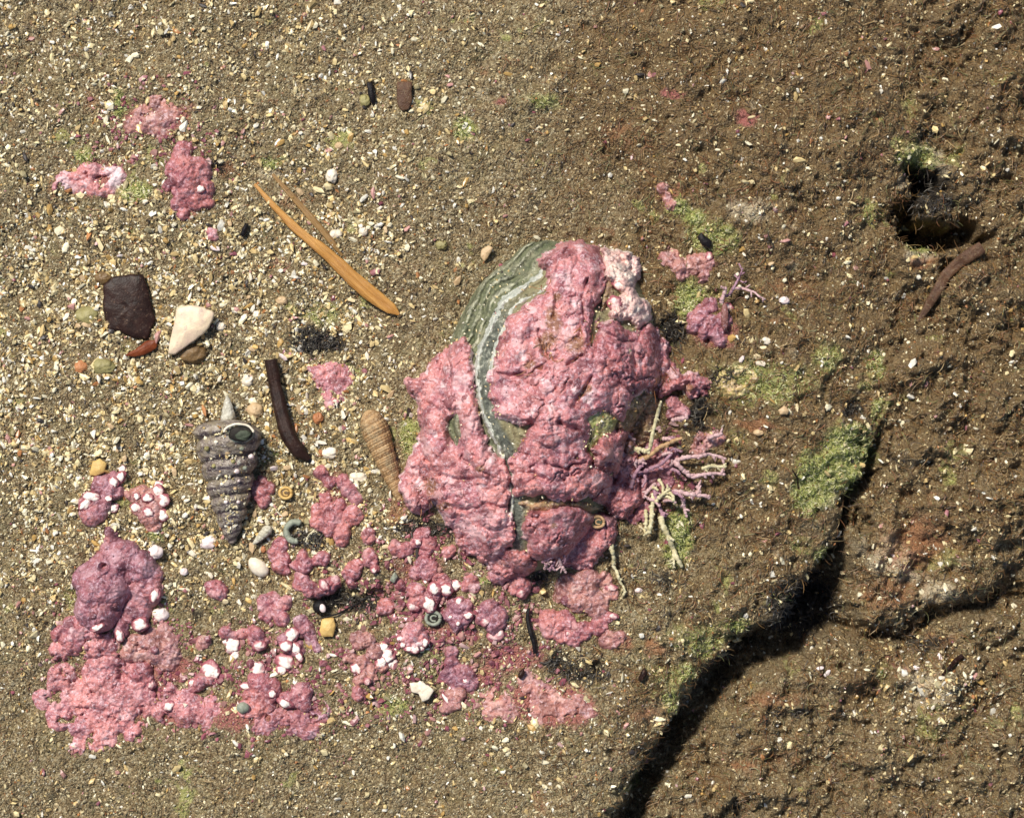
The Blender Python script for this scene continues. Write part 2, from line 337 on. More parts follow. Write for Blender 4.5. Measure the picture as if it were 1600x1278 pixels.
CREAM = [(1445, 238, 22, 14, 1.1), (1470, 262, 18, 12, .9), (1425, 285, 12, 14, .7), (1438, 398, 22, 12, 1.), (1378, 562, 10, 14, .9), (1330, 730, 14, 24, .6), (1300, 780, 16, 12, .5), (1430, 900, 30, 20, .6), (1400, 850, 20, 18, .5), (1350, 850, 14, 30, .4), (1465, 245, 16, 12, .9), (1400, 880, 40, 26, .7), (1480, 930, 30, 20, .7), (1100, 1080, 30, 30, .4), (1445, 400, 24, 10, .6), (1170, 330, 40, 22, .55), (1460, 1080, 50, 45, .5), (1140, 580, 26, 26, .3), (1085, 1100, 16, 20, .4), (420, 270, 26, 12, .5), (1320, 740, 20, 14, .5), (1150, 1030, 30, 10, .5), (560, 350, 12, 18, .5)]
TURF = sst(-.5, 3.2, x + fbm(x, y, .5, 3, 111) * 1.4 + (y - 1) * .12) * (.55 + .45 * sst(-4, 3, y)) + .35 * sst(.1, .5, fbm(x, y, .8, 3, 113))
mot = lambda f, sd, lo, hi, a: a * sst(lo, hi, fbm(x, y, f, 5, sd, .6))
m1 = np.stack([np.maximum(blobs(PINK, x, y) * 1.25, mot(.9, 151, .38, .6, .5)), np.maximum(blobs(GREEN, x, y) * 1.15, mot(1.1, 152, .2, .45, .5)), np.clip(TURF, 0, .95)], 1)
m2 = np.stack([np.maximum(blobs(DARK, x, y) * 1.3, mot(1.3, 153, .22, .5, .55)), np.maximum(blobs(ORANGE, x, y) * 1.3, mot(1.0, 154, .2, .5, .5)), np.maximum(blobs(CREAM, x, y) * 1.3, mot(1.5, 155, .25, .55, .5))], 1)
nx, ny = len(xs), len(ys)
I = np.arange(nx * ny).reshape(ny, nx)
Q = np.stack([I[:-1, :-1], I[:-1, 1:], I[1:, 1:], I[1:, :-1]], -1).reshape(-1, 4)
freg = reg[Q[:, 0]]
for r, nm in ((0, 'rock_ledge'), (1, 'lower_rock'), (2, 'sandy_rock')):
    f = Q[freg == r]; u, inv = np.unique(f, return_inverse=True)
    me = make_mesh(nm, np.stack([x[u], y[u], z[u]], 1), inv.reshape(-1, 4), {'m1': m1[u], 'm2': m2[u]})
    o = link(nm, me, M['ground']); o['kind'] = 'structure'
del m1, m2, Q, TURF

# ------------------------------------------------------------------ loose grains and turf (uncountable)
t = (1 + 5 ** .5) / 2
ICO = np.array([(-1, t, 0), (1, t, 0), (-1, -t, 0), (1, -t, 0), (0, -1, t), (0, 1, t), (0, -1, -t), (0, 1, -t), (t, 0, -1), (t, 0, 1), (-t, 0, -1), (-t, 0, 1)]) / math.hypot(1, t)
ICOF = np.array([(0, 11, 5), (0, 5, 1), (0, 1, 7), (0, 7, 10), (0, 10, 11), (1, 5, 9), (5, 11, 4), (11, 10, 2), (10, 7, 6), (7, 1, 8), (3, 9, 4), (3, 4, 2), (3, 2, 6), (3, 6, 8), (3, 8, 9), (4, 9, 5), (2, 4, 11), (6, 2, 10), (8, 6, 7), (9, 8, 1)])
OCT = np.array([(1, 0, 0), (-1, 0, 0), (0, 1, 0), (0, -1, 0), (0, 0, 1), (0, 0, -1.)])
OCTF = np.array([(0, 2, 4), (2, 1, 4), (1, 3, 4), (3, 0, 4), (2, 0, 5), (1, 2, 5), (3, 1, 5), (0, 3, 5)])
def rotm(n, flat=.6):
    a = rng.uniform(0, 2 * np.pi, n); b = rng.normal(0, flat, n); c = rng.normal(0, flat, n)
    ca, sa, cb, sb, cc, sc = np.cos(a), np.sin(a), np.cos(b), np.sin(b), np.cos(c), np.sin(c)
    O = np.zeros(n); I1 = np.ones(n)
    Rz = np.array([[ca, -sa, O], [sa, ca, O], [O, O, I1]]).transpose(2, 0, 1)
    Rx = np.array([[I1, O, O], [O, cb, -sb], [O, sb, cb]]).transpose(2, 0, 1)
    Ry = np.array([[cc, O, sc], [O, I1, O], [-sc, O, cc]]).transpose(2, 0, 1)
    return Rx @ Ry @ Rz
def scatter(name, gx, gy, size, cols, base, faces, mat, zoff=.3, zf=None, elong=1.0, flat=.6):
    n = len(gx); gz = (zf or zg)(gx, gy)
    sc = np.stack([size * rng.uniform(.6, 1.5, n) * elong, size * rng.uniform(.5, 1.0, n), size * rng.uniform(.3, .75, n)], 1)
    v = base[None] * (1 + rng.normal(0, .22, (n, len(base), 1))) * sc[:, None, :]
    v = np.einsum('nij,nkj->nki', rotm(n, flat), v)
    v += np.stack([gx, gy, gz + sc[:, 2] * zoff], 1)[:, None, :]
    f = faces[None] + (np.arange(n) * len(base))[:, None, None]
    me = make_mesh(name, v.reshape(-1, 3), f.reshape(-1, 3), {'col': np.repeat(cols, len(base), 0)}, False)
    o = link(name, me, mat); o['kind'] = 'stuff'; return o
def dens(x, y):                                            # how much loose shell sand lies where
    px = x * 100 + 800; py = 639 - y * 100
    d = .10 + .95 * sst(680, 520, px + 80 * fbm(x, y, .7, 3, 121)) * sst(250, 420, py) * sst(1080, 860, py + .2 * px)
    d += .35 * sst(850, 500, px) * sst(500, 200, py)
    d += .9 * np.exp(-(((px - 1470) / 70) ** 2 + ((py - 1085) / 55) ** 2))
    d += .25 * np.exp(-(((px - 700) / 300) ** 2 + ((py - 1100) / 90) ** 2))
    d += .2 * np.exp(-(((px - 900) / 60) ** 2 + ((py - 1040) / 30) ** 2))
    cl = sst(-.3, .4, fbm(x, y, 2.6, 4, 131))
    return d * (.25 + 1.1 * cl)
def sample(n, fn, mx):
    ox, oy = [], []
    while sum(map(len, ox)) < n:
        a = rng.uniform(-9.7, 9.7, 60000); b = rng.uniform(-7.9, 7.9, 60000)
        k = rng.uniform(0, mx, 60000) < fn(a, b); ox.append(a[k]); oy.append(b[k])
    return np.concatenate(ox)[:n], np.concatenate(oy)[:n]
PAL = np.array([(.82, .70, .40), (.86, .79, .56), (.74, .58, .28), (.88, .84, .72), (.64, .47, .21), (.54, .34, .11), (.42, .36, .20), (.87, .82, .68), (.5, .22, .08), (.05, .04, .035), (.60, .32, .28)])
PALP = np.array([.22, .2, .15, .1, .1, .06, .05, .05, .02, .03, .02])
n = 31500; gx, gy = sample(n, dens, 1.6)
size = np.clip(rng.lognormal(-3.84, .46, n), .01, .065)
col = PAL[rng.choice(len(PAL), n, p=PALP)] * rng.uniform(.7, 1.05, (n, 1))
scatter('shell_sand', gx, gy, size, col, ICO, ICOF, M['grain'], .35, elong=1.25)
n = 8200; gx, gy = sample(n, lambda a, b: .1 + .2 * sst(4, 0, a) + .1 * sst(-.1, .3, fbm(a, b, 2, 3, 171)), .4)
size = np.clip(rng.lognormal(-4.15, .38, n), .008, .04)
col = PAL[rng.choice(len(PAL), n, p=PALP)] * rng.uniform(.6, 1.05, (n, 1))
scatter('scattered_sand', gx, gy, size * 1.15, col, OCT, OCTF, M['grain'], .5)
PF = np.array([(.24, .165, .08), (.36, .265, .135), (.14, .09, .04), (.50, .40, .22), (.05, .033, .015), (.70, .60, .36), (.27, .235, .13), (.36, .16, .06)])
PFP = np.array([.22, .2, .14, .14, .1, .08, .08, .04])
def bare(a, b): return 1 - .9 * np.clip(np.maximum(np.maximum(blobs(PINK, a, b), blobs(GREEN, a, b)), np.maximum(np.maximum(blobs(DARK, a, b), blobs(CREAM, a, b)), blobs(ORANGE, a, b))) * 2.2 - .5, 0, 1)
n = 94000; gx, gy = sample(n, lambda a, b: (.55 + dens(a, b)) * bare(a, b), 2)
col = PF[rng.choice(len(PF), n, p=PFP)] * rng.uniform(.7, 1.15, (n, 1))
scatter('fine_sand', gx, gy, np.clip(rng.lognormal(-4.0, .3, n), .009, .04), col, OCT, OCTF, M['fine'], .5)

def ribbons(name, gx, gy, L, wd, cols, seg=4, lift=.05, curl=1.6, zg=zg):
    n = len(gx); th = rng.uniform(0, 2 * np.pi, n); k = rng.normal(0, curl, n)
    pts = []; cx, cy = gx.copy(), gy.copy()
    for s in range(seg + 1):
        pts.append((cx.copy(), cy.copy(), th.copy())); cx += np.cos(th) * L / seg; cy += np.sin(th) * L / seg; th = th + k / seg
    V = np.zeros((n, seg + 1, 2, 3)); hh = rng.uniform(.2, 1, n) * lift
    z0 = zg(gx, gy)
    for s, (a, b, h) in enumerate(pts):
        ww = wd * (1 - .6 * s / seg); zz = np.maximum(zg(a, b) + .008, z0 - .05) + hh * math.sin(math.pi * min(1, .15 + .75 * s / seg))
        for e, sg in ((0, -1), (1, 1)):
            V[:, s, e, 0] = a - np.sin(h) * ww * sg; V[:, s, e, 1] = b + np.cos(h) * ww * sg; V[:, s, e, 2] = zz + sg * ww * .5
    i0 = (np.arange(n) * (seg + 1) * 2)[:, None]; s = np.arange(seg)[None] * 2
    F = np.stack([i0 + s, i0 + s + 1, i0 + s + 3, i0 + s + 2], -1).reshape(-1, 4)
    me = make_mesh(name, V.reshape(-1, 3), F, {'col': np.repeat(cols, (seg + 1) * 2, 0)})
    o = link(name, me, M['fine']); o['kind'] = 'stuff'
n = 29000
gx, gy = sample(n, lambda a, b: sst(-.8, 3, a + fbm(a, b, .5, 3, 111) * 1.4) * (.15 + .85 * sst(-.1, .35, fbm(a, b, 1.6, 3, 141))) * bare(a, b) + .03, 1)
PT = np.array([(.15, .074, .024), (.22, .125, .042), (.05, .028, .012), (.34, .24, .11), (.22, .09, .035), (.15, .15, .055)])
ribbons('brown_turf_algae', gx, gy, rng.uniform(.07, .24, n), rng.uniform(.003, .007, n), PT[rng.choice(6, n, p=[.3, .25, .2, .12, .06, .07])] * rng.uniform(.7, 1.2, (n, 1)))

gx, gy = sample(2600, lambda a, b: np.clip(blobs(DARK, a, b) - .25, 0, 1), 1)  # black threads over algae patches and over the painted shade spots alike
BC = np.array([(.012, .01, .008), (.03, .022, .014), (.07, .06, .045)])
ribbons('black_turf_and_shade', gx, gy, rng.uniform(.06, .2, 2600), rng.uniform(.004, .01, 2600), BC[rng.choice(3, 2600)], lift=.07)
gx, gy = sample(4200, lambda a, b: np.clip(blobs(GREEN, a, b) - .25, 0, 1), 1)
GC = np.array([(.20, .24, .05), (.34, .38, .10), (.55, .56, .24), (.10, .14, .03), (.66, .64, .36)])
ribbons('green_turf_algae', gx, gy, rng.uniform(.03, .11, 4200), rng.uniform(.003, .008, 4200), GC[rng.choice(5, 4200)] * rng.uniform(.7, 1.1, (4200, 1)), lift=.05)
# ------------------------------------------------------------------ crust builders
def heightpatch(name, bx, fn, mat, parent=None, step=.014, **kw):
    """fn(x, y) -> (z, keep value, attributes). Cells with keep > 0 become one closed-down sheet."""
    xs = np.arange(bx[0], bx[1], step); ys = np.arange(bx[2], bx[3], step)
    X, Y = np.meshgrid(xs, ys); x, y = X.ravel(), Y.ravel(); z, keep, at = fn(x, y)
    I = np.arange(len(x)).reshape(len(ys), len(xs))
    Q = np.stack([I[:-1, :-1], I[:-1, 1:], I[1:, 1:], I[1:, :-1]], -1).reshape(-1, 4)
    Q = Q[(keep[Q] > 0).any(1)]; u, inv = np.unique(Q, return_inverse=True)
    return put(name, np.stack([x[u], y[u], z[u]], 1), inv.reshape(-1, 4), mat, parent, {k: v[u] for k, v in at.items()})
def lumps(x, y, f, s):
    F, c = worley(x + fbm(x, y, f * .9, 2, s + 3) * .3 / f, y + fbm(x, y, f * .9, 2, s + 4) * .3 / f, f, s)
    return np.sqrt(np.clip(1 - F * F * .95, 0.02, 1)) * (.65 + .5 * c)

SC = P(846, 634); SROT = math.radians(-10.5)
SEAM = pp([(925, 372), (905, 378), (880, 388), (850, 412), (838, 435), (815, 455), (785, 475), (775, 495), (765, 520), (752, 545), (745, 580), (748, 620), (760, 660), (775, 690), (785, 710), (792, 745), (798, 775)])
TIER = SEAM + pp([(800, 920), (1300, 920), (1300, 372)])
def shell_q(x, y):
    dx, dy = x - SC[0], y - SC[1]
    u = dx * math.cos(SROT) + dy * math.sin(SROT); v = -dx * math.sin(SROT) + dy * math.cos(SROT)
    return (np.abs(u) / (1.98 - .30 * sst(.2, -.6, u) * sst(-.7, .7, v) - .18 * sst(-.2, .5, u) - .42 * sst(-.2, .5, u) * sst(.9, -.4, v))) ** 2.15 + (np.abs(v) / 2.62) ** 2.15
def z_shell(x, y, fine=1.0):
    q = shell_q(x, y); wob = fbm(x, y, 2.5, 3, 203) * .05
    sd = polysd(x, y, TIER) + wob
    dome = -.25 + 1.2 * np.sqrt(np.clip(1 - q, 0, 1)) ** 1.25 - 3 * np.clip(q - 1, 0, 9)
    ph = sd * 44 + fbm(x, y, 1.6, 4, 204) * 7
    left = sst(.02, -.1, sd)
    rid = left * 1.7 * (.022 * np.sin(ph) + .03 * np.sin(ph * .31 + 1) + .025 * fbm(sd * 9, x * 2 + y, 1, 3, 208)) + (1 - left) * .012 * np.sin(ph * 1.3)
    step = .13 * sst(-.05, .02, sd) + .13 * sst(-.52, -.42, sd)*sst(-1.5,-.3,-y*0+sd)
    radial = .022 * fbm(x, y, 12, 4, 205, .65)
    return dome + fine * (rid + radial + fbm(x, y, 5, 4, 206) * .03) + step, sd, ph
GZ = {}
def z_under(x, y):                                         # what a crust near the shell sits on
    return np.maximum(z_shell(x, y, .12)[0], zg(x, y))

# ------------------------------------------------------------------ the big encrusted shell
shell = empty('encrusted_shell', (SC[0], SC[1], zg1(846, 634)), 'large oval shell, green ridged left side and white seam, mostly covered in pink coralline crust', 'shell')
def valve_mat():
    b = NB('ridged_green_shell'); _, rid, side, rim = b.attr('sh')
    n = b.noise(3, 4, .6, .5); f = b.noise(26, 4, .7); e = b.noise(9, 4, .7, .6)
    c = b.ramp(n, [(.3, (.13, .15, .075)), (.5, (.22, .23, .13)), (.7, (.34, .32, .21))])
    c = b.mix(b.ramp(b.math('ADD', rid, b.math('MULTIPLY', b.math('SUBTRACT', b.noise(16, 5, .75, 1.), .5), 2.2)), [(.62, 0.), (1.0, .85)]), c, (.62, .61, .44))
    c = b.mix(b.ramp(e, [(.46, 0.), (.6, .65)]), c, (.06, .068, .045))
    c = b.mix(b.math('MULTIPLY', side, .7), c, b.ramp(e, [(.3, (.16, .13, .05)), (.6, (.36, .31, .16)), (.8, (.2, .2, .16))]))
    c = b.mix(b.ramp(f, [(.6, 0.), (.72, .7)]), c, (.07, .07, .05))
    c = b.mix(b.math('MULTIPLY', rim, .85), c, b.ramp(e, [(.35, (.035, .045, .045)), (.55, (.14, .16, .14)), (.68, (.62, .62, .50))]))
    b.bump(b.math('ADD', b.math('MULTIPLY', rid, .6), b.math('ADD', f, e)), .9, .05)
    return b.fin(c, .42, .5)
M['valve'] = valve_mat()
def f_valve(x, y):
    z, sd, ph = z_shell(x, y); q = shell_q(x, y)
    return z, 1.06 - q, {'sh': np.stack([.5 + .5 * np.sin(ph) * (.4 + .9 * sst(-.2, .3, fbm(x, y, 3, 3, 209))), sst(0, .05, sd), sst(.0, .05, sd) * sst(.26, .15, sd) * sst(2.0, 1.2, y)], 1)}
heightpatch('shell_valve', (SC[0] - 2.3, SC[0] + 2.3, SC[1] - 2.8, SC[1] + 2.8), f_valve, M['valve'], shell, .018)
M['rim'] = plain('white_shell_rim', (.26, .29, .24), (.80, .80, .72), .4, 9, .7, (.10, .12, .08))
def f_rim(x, y):
    z, sd, _ = z_shell(x, y); d, par = segdist(x, y, SEAM)
    wv = .027 * (1 + 2.6 * fbm(x, y, 2.8, 4, 211, .7)) + .018 * sst(1.1, 1.5, par) * sst(2.4, 1.9, par)
    k = wv - np.abs(sd - .0 + fbm(x, y, 9, 2, 212) * .03)
    k = np.minimum(k, .1 - (d - .12)); k = np.where(par < .1, -1, k)
    k2 = .019 * (.7 + 2.2 * fbm(x, y, 4, 3, 216)) - np.abs(sd - .19 - fbm(x, y, 1.5, 2, 213) * .08) + 0 * x; k2 = np.where((par < 1.0) | (par > 3.3) | (d > .4), -1, k2 + .01 * fbm(x, y, 8, 2, 214))
    k = np.maximum(k, k2)
    return z + np.clip(k, -.05, .05) * .9 + .008 + .02 * fbm(x, y, 14, 3, 215), k + .004, {}
heightpatch('shell_rim', (-1.2, 1.2, -1.6, 2.8), f_rim, M['rim'], shell, .013)

def crust(poly, mat, th=.16, lump=.10, f=3.6, s=0, bl=(), sed=(), parent=shell, base=z_under, name='coralline_crust', holes=(), step=.0145, ragged=.085, cracks=(), label=None, sedn=.0):
    pl = pp(poly); a = np.array(pl)
    bx = (a[:, 0].min() - .15, a[:, 0].max() + .15, a[:, 1].min() - .15, a[:, 1].max() + .15)
    def fn(x, y):
        sd = polysd(x, y, pl) + fbm(x, y, 3.6, 5, 301 + s, .6) * ragged * 1.6
        for hx, hy, rx, ry in holes:
            cx, cy = P(hx, hy); q = np.sqrt(((x - cx) / (rx / 100)) ** 2 + ((y - cy) / (ry / 100)) ** 2)
            sd = np.minimum(sd, (q - 1) * min(rx, ry) / 100 + fbm(x, y, 9, 2, 302 + s) * .02)
        prof = np.where(sd > 0, 1 - np.exp(-np.clip(sd, 0, 9) / .055), sd * 14)
        ax, ay = x + .12 * fbm(x, y, 2, 3, 391 + s), y + .12 * fbm(x, y, 2, 3, 392 + s)
        l3 = lumps(ax, ay, f * 2.9, 327 + s)
        L = lumps(ax, ay, f * .8, 311 + s) * .5 + lumps(ax, ay, f * 1.7, 321 + s) * .42 + l3 * .32 * sst(-.3, .3, fbm(x, y, 1.6, 2, 399 + s)) + lumps(x, y, f * 5, 331 + s) * .13
        _, ci = worley(x + .05 * fbm(x, y, 8, 2, 325), y + .05 * fbm(x, y, 8, 2, 326), f * 1.5, 324 + s); _, cj = worley(x + .05 * fbm(x, y, 8, 2, 329), y, f * 3.2, 328 + s); var = np.clip(.6 * ci + .4 * cj + .3 * fbm(x, y, 2, 3, 330 + s), 0, 1)
        big = fbm(x, y, 1.1, 3, 341 + s)
        ck = np.abs(fbm(x, y, 2.4, 3, 351 + s)); crack = np.exp(-(ck / .03) ** 2) * sst(0, .25, fbm(x, y, 1.3, 2, 352 + s))
        for cr in cracks:
            cd, _ = segdist(x + .05 * fbm(x, y, 4, 2, 397), y + .05 * fbm(x, y, 4, 2, 398), pp(cr)); crack = np.maximum(crack, (1.2 + 1.2 * fbm(x, y, 5, 3, 396)).clip(0, 2) * np.exp(-(cd / (.02 + .02 * sst(-.3, .4, fbm(x, y, 3, 2, 394)))) ** 2))
        z = base(x, y) + th * prof + np.clip(prof, 0, 1) * (lump * 1.7 * (L - .35) * (1 + .6 * big) + .07 * big + .03 * fbm(x, y, 6, 5, 361 + s, .65) - .08 * crack)
        z = np.where(sd < 0, np.minimum(z, base(x, y) - .02), z)
        B = blobs([(p[0], p[1], p[2], p[2], .62) for p in bl], x, y, .16) if bl else x * 0
        B = np.maximum(B, .72 * np.exp(-(np.clip(sd - .02, 0, 9) / .035) ** 2) * sst(-.2, .3, fbm(x, y, 2.2, 2, 395 + s)))
        B = np.maximum(B, .6 * sst(.1, .5, fbm(x, y, 2.2, 4, 371 + s)))
        SD = blobs([(p[0], p[1], p[2], p[3], 1.1) for p in sed], x, y, .12) if sed else x * 0
        SD = np.maximum(SD, sedn * sst(.05, .4, fbm(x, y, 3, 3, 381 + s)))
        return z, sd + .03, {'bl': np.stack([B, SD, var], 1)}
    o = heightpatch(name, bx, fn, M[mat], parent, step)
    if label: o['label'] = label
    return o
crust([(727, 520), (736, 545), (742, 575), (744, 612), (752, 652), (764, 690), (783, 712), (796, 748), (800, 790), (806, 830), (796, 862), (765, 880), (730, 868), (708, 838), (694, 810), (678, 792), (662, 804), (640, 795),
       (620, 766), (628, 742), (640, 712), (655, 692), (652, 650), (650, 625), (636, 612), (638, 592), (658, 586), (672, 572), (690, 545), (716, 536)],
      'pink', .17, .14, 3.8, 0, cracks=[[(640, 628), (662, 628), (680, 636)], [(700, 560), (706, 600), (703, 640)], [(655, 700), (672, 720), (668, 750)], [(690, 740), (720, 750), (748, 745)], [(700, 790), (730, 795), (760, 785), (792, 790)], [(730, 690), (722, 715), (740, 730)]], bl=[(690, 600, 10), (735, 620, 10), (760, 690, 12), (770, 715, 10), (700, 575, 14)], sed=[(672, 760, 12, 16), (752, 730, 10, 8), (690, 792, 16, 8)], holes=[(711, 672, 9, 22)])
crust([(848, 398), (880, 380), (905, 374), (935, 384), (948, 420), (938, 470), (925, 510), (922, 540), (950, 556), (975, 575), (992, 600), (986, 640), (968, 662), (948, 645), (926, 648), (914, 692), (925, 720), (955, 735),
       (960, 760), (930, 776), (880, 782), (845, 772), (808, 772), (798, 750), (795, 718), (812, 690), (828, 664), (800, 662), (776, 650), (764, 620), (764, 590), (774, 560), (782, 520), (797, 492), (822, 478), (846, 462), (856, 440), (844, 415)],
      'pink', .17, .13, 3.4, 40, cracks=[[(950, 468), (938, 500), (926, 540), (922, 560)], [(920, 590), (908, 612), (898, 634)], [(772, 585), (800, 590), (822, 584)], [(776, 648), (800, 655), (835, 656)], [(858, 440), (868, 470), (864, 500)], [(915, 440), (905, 470), (912, 500), (900, 530)], [(850, 720), (880, 730), (912, 722)], [(868, 660), (900, 670), (912, 690)], [(840, 520), (850, 555), (880, 570), (905, 560)], [(800, 740), (830, 735), (850, 745)]],
      bl=[(815, 558, 15), (880, 440, 16), (955, 470, 12), (990, 610, 8), (850, 600, 12), (860, 640, 12), (830, 640, 14), (900, 480, 12)],
      sed=[(862, 505, 12, 26), (895, 540, 16, 18), (850, 535, 16, 18), (830, 572, 10, 10), (870, 470, 8, 10), (913, 610, 8, 8)])
crust([(936, 386), (968, 390), (1002, 400), (1000, 428), (990, 448), (1012, 470), (1016, 500), (996, 516), (972, 505), (950, 500), (952, 482), (968, 462), (955, 446), (940, 442), (940, 410)],
      'pale', .14, .20, 5.5, 80, bl=[(985, 430, 30), (960, 425, 20), (995, 490, 14)], sed=[(950, 460, 12, 12)], ragged=.09, label='bleached whitish pink knobbly patch at the upper right of the shell')
crust([(930, 506), (955, 500), (985, 520), (1015, 505), (1046, 535), (1048, 560), (1066, 584), (1090, 580), (1108, 598), (1104, 618), (1078, 622), (1058, 610), (1030, 622), (1004, 612), (990, 622), (955, 590), (920, 560)],
      'rose', .15, .16, 4.2, 120, cracks=[[(1000, 520), (985, 545), (990, 575)], [(1050, 560), (1040, 590), (1055, 605)], [(935, 520), (960, 535), (985, 535)]], bl=[(1034, 545, 12), (1000, 570, 12)], sed=[(1030, 595, 12, 10), (1075, 605, 12, 8)])
crust([(824, 794), (860, 786), (910, 792), (940, 800), (962, 808), (966, 832), (944, 866), (926, 888), (892, 888), (850, 882), (826, 866), (816, 826)],
      'rose', .20, .11, 3.6, 160, bl=[(846, 851, 5), (880, 820, 10)], sed=[(862, 820, 6, 5), (930, 800, 10, 8)], base=z_under)
crust([(918, 700), (935, 678), (965, 668), (990, 672), (1000, 700), (1004, 740), (1002, 785), (980, 812), (955, 806), (935, 790), (925, 770), (955, 745), (930, 725)], 'rose', .17, .22, 3.2, 240, sed=[(985, 700, 14, 18)], sedn=.5)
M['greenalgae'] = crust_material('green_film', (.08, .10, .02), (.24, .27, .06), (.42, .43, .15), (.62, .60, .34))
M['brownfilm'] = crust_material('brown_film', (.07, .045, .018), (.19, .125, .05), (.33, .23, .10), (.55, .46, .28))
crust([(912, 640), (945, 636), (962, 655), (952, 684), (932, 706), (912, 696), (904, 660)], 'greenalgae', .07, .08, 6, 280, name='green_film')
crust([(962, 640), (990, 618), (1020, 612), (1030, 650), (1010, 700), (985, 700), (962, 668)], 'brownfilm', .08, .10, 6, 300, name='brown_film')
crust([(845, 776), (900, 780), (945, 790), (940, 800), (880, 792), (830, 796), (815, 784)], 'brownfilm', .05, .07, 6, 310, name='brown_film')
crust([(940, 440), (962, 446), (952, 470), (935, 500), (926, 520), (934, 480)], 'brownfilm', .06, .08, 7, 320, name='brown_film')
crust([(740, 840), (790, 850), (820, 856), (838, 882), (828, 900), (795, 905), (765, 895), (742, 872)], 'rose', .14, .16, 4.6, 200, sedn=.6)

def ellipsoid(px, py, rx, ry, h, zc, rot=0, seed=0, amp=.10, sub=1, tilt=0):
    nu, nv = 22, 14
    th = np.linspace(0, 2 * np.pi, nu, endpoint=False); ph = np.linspace(0, np.pi, nv + 1)[1:-1]
    T, Pp = np.meshgrid(th, ph); d = np.stack([np.sin(Pp) * np.cos(T), np.sin(Pp) * np.sin(T), np.cos(Pp)], -1).reshape(-1, 3)
    d = np.vstack([d, [0, 0, 1], [0, 0, -1]])
    r = 1 + amp * fbm(d[:, 0] + seed * 3.7, d[:, 1] + d[:, 2] * 1.3 + seed, 1.6, 3, seed) * 1.6
    v = d * r[:, None] * np.array([rx / 100, ry / 100, h]); c, s = math.cos(rot), math.sin(rot)
    cx, cy = P(px, py)
    v = np.stack([v[:, 0] * c - v[:, 1] * s + cx, v[:, 0] * s + v[:, 1] * c + cy, v[:, 2] + zc], 1)
    F = []; m = nv - 1
    for j in range(m - 1):
        for i in range(nu): F.append((j * nu + i, (j + 1) * nu + i, (j + 1) * nu + (i + 1) % nu, j * nu + (i + 1) % nu))
    N = m * nu
    for i in range(nu):
        F.append((N, i, (i + 1) % nu, (i + 1) % nu)); F.append((N + 1, (m - 1) * nu + (i + 1) % nu, (m - 1) * nu + i, (m - 1) * nu + i))
    F = np.array(F); q = F[:2 * 0 + (m - 1) * nu]; tr = F[(m - 1) * nu:, :3]
    tris = np.vstack([q[:, [0, 1, 2]], q[:, [0, 2, 3]], tr]); return v, tris
SEED = [500]
def knob(name, px, py, r, mat, parent, zf, ry=None, rot=0, lift=.2, h=None, label=None, amp=.08):
    SEED[0] += 1; ry = ry or r * .92; cx, cy = P(px, py)
    zc = float(zf(np.array([float(cx)]), np.array([float(cy)]))[0]) + lift * r / 100
    if mat in ('white', 'pale', 'chalk') and name == 'knob':
        j = rng.normal(0, .12, 2); h = h or r / 100 * .75
        v, f = ellipsoid(px, py, r * (1.2 + j[0]), ry * (1.2 + j[1]), h, zc - .2 * h, rng.uniform(0, 3), SEED[0], .28)
        tp = .9 * sst(.40, 1.02, (v[:, 2] - zc + .2 * h) / h) * (.55 if mat == 'pale' else 1)
        o = put(name, v, f, M['tip'], parent, {'tp': np.stack([tp, tp, tp], 1)})
        if label: o['label'] = label
        return o
    v, f = ellipsoid(px, py, r, ry, h or r / 100 * .8, zc, rot, SEED[0], max(amp, .14))
    o = put(name, v, f, M[mat], parent)
    if label: o['label'] = label
    return o
for px, py, r, ry, m_ in ((980, 586, 9, 10, 'cream'), (972, 552, 11, 8, 'cream'), (815, 558, 11, 8, 'chalk'), (966, 448, 10, 9, 'white'), (957, 477, 9, 10, 'pale'), (846, 851, 4, 4, 'white'), (836, 699, 6, 4, 'chalk'), (690, 595, 5, 8, 'white'),
                       (660, 780, 6, 5, 'rose'), (940, 618, 9, 7, 'pink'), (706, 630, 10, 9, 'pink'), (730, 625, 8, 9, 'pink')):
    o = knob('knob', px, py, r, m_, shell, lambda a, b: z_under(a, b) + .17, ry)

# ------------------------------------------------------------------ coralline clumps on the sand, each a thing
def lobe_fn(lobes, hs, sd, base, flat):
    def H(x, y):
        wx = x + fbm(x, y, 4, 3, sd) * .06; wy = y + fbm(x, y, 4, 3, sd + 1) * .06
        acc = np.full(x.shape, -9.0)
        for l in lobes:
            px, py, r = l[:3]; cx, cy = P(px, py); R = r / 100 * 1.06; h = R * hs * (l[3] if len(l) > 3 else 1)
            q = ((wx - cx) ** 2 + (wy - cy) ** 2) / (R * R)
            f = np.where(q < 1, h * np.sqrt(np.clip(1 - q, 0, 1)) ** (1.3 if flat else 1), -h * 1.2 * (q - 1))
            k = .009; m = np.maximum(acc, f); acc = np.where(np.abs(acc - f) < 8 * k, m + k * np.log(np.exp((acc - m) / k) + np.exp((f - m) / k)), m)
        return acc
    def fn(x, y):
        a = H(x, y); pos = np.clip(a / .06, 0, 1)
        z = base(x, y) * .85 + .15 * base(x * 0 + x.mean(), y * 0 + y.mean()) + a + pos * ((lumps(x, y, 5.5, sd + 7) - .5) * (.05) + (lumps(x, y, 14, sd + 8) - .5) * .018 + fbm(x, y, 8, 4, sd + 9, .62) * .026)
        return z, a
    return fn
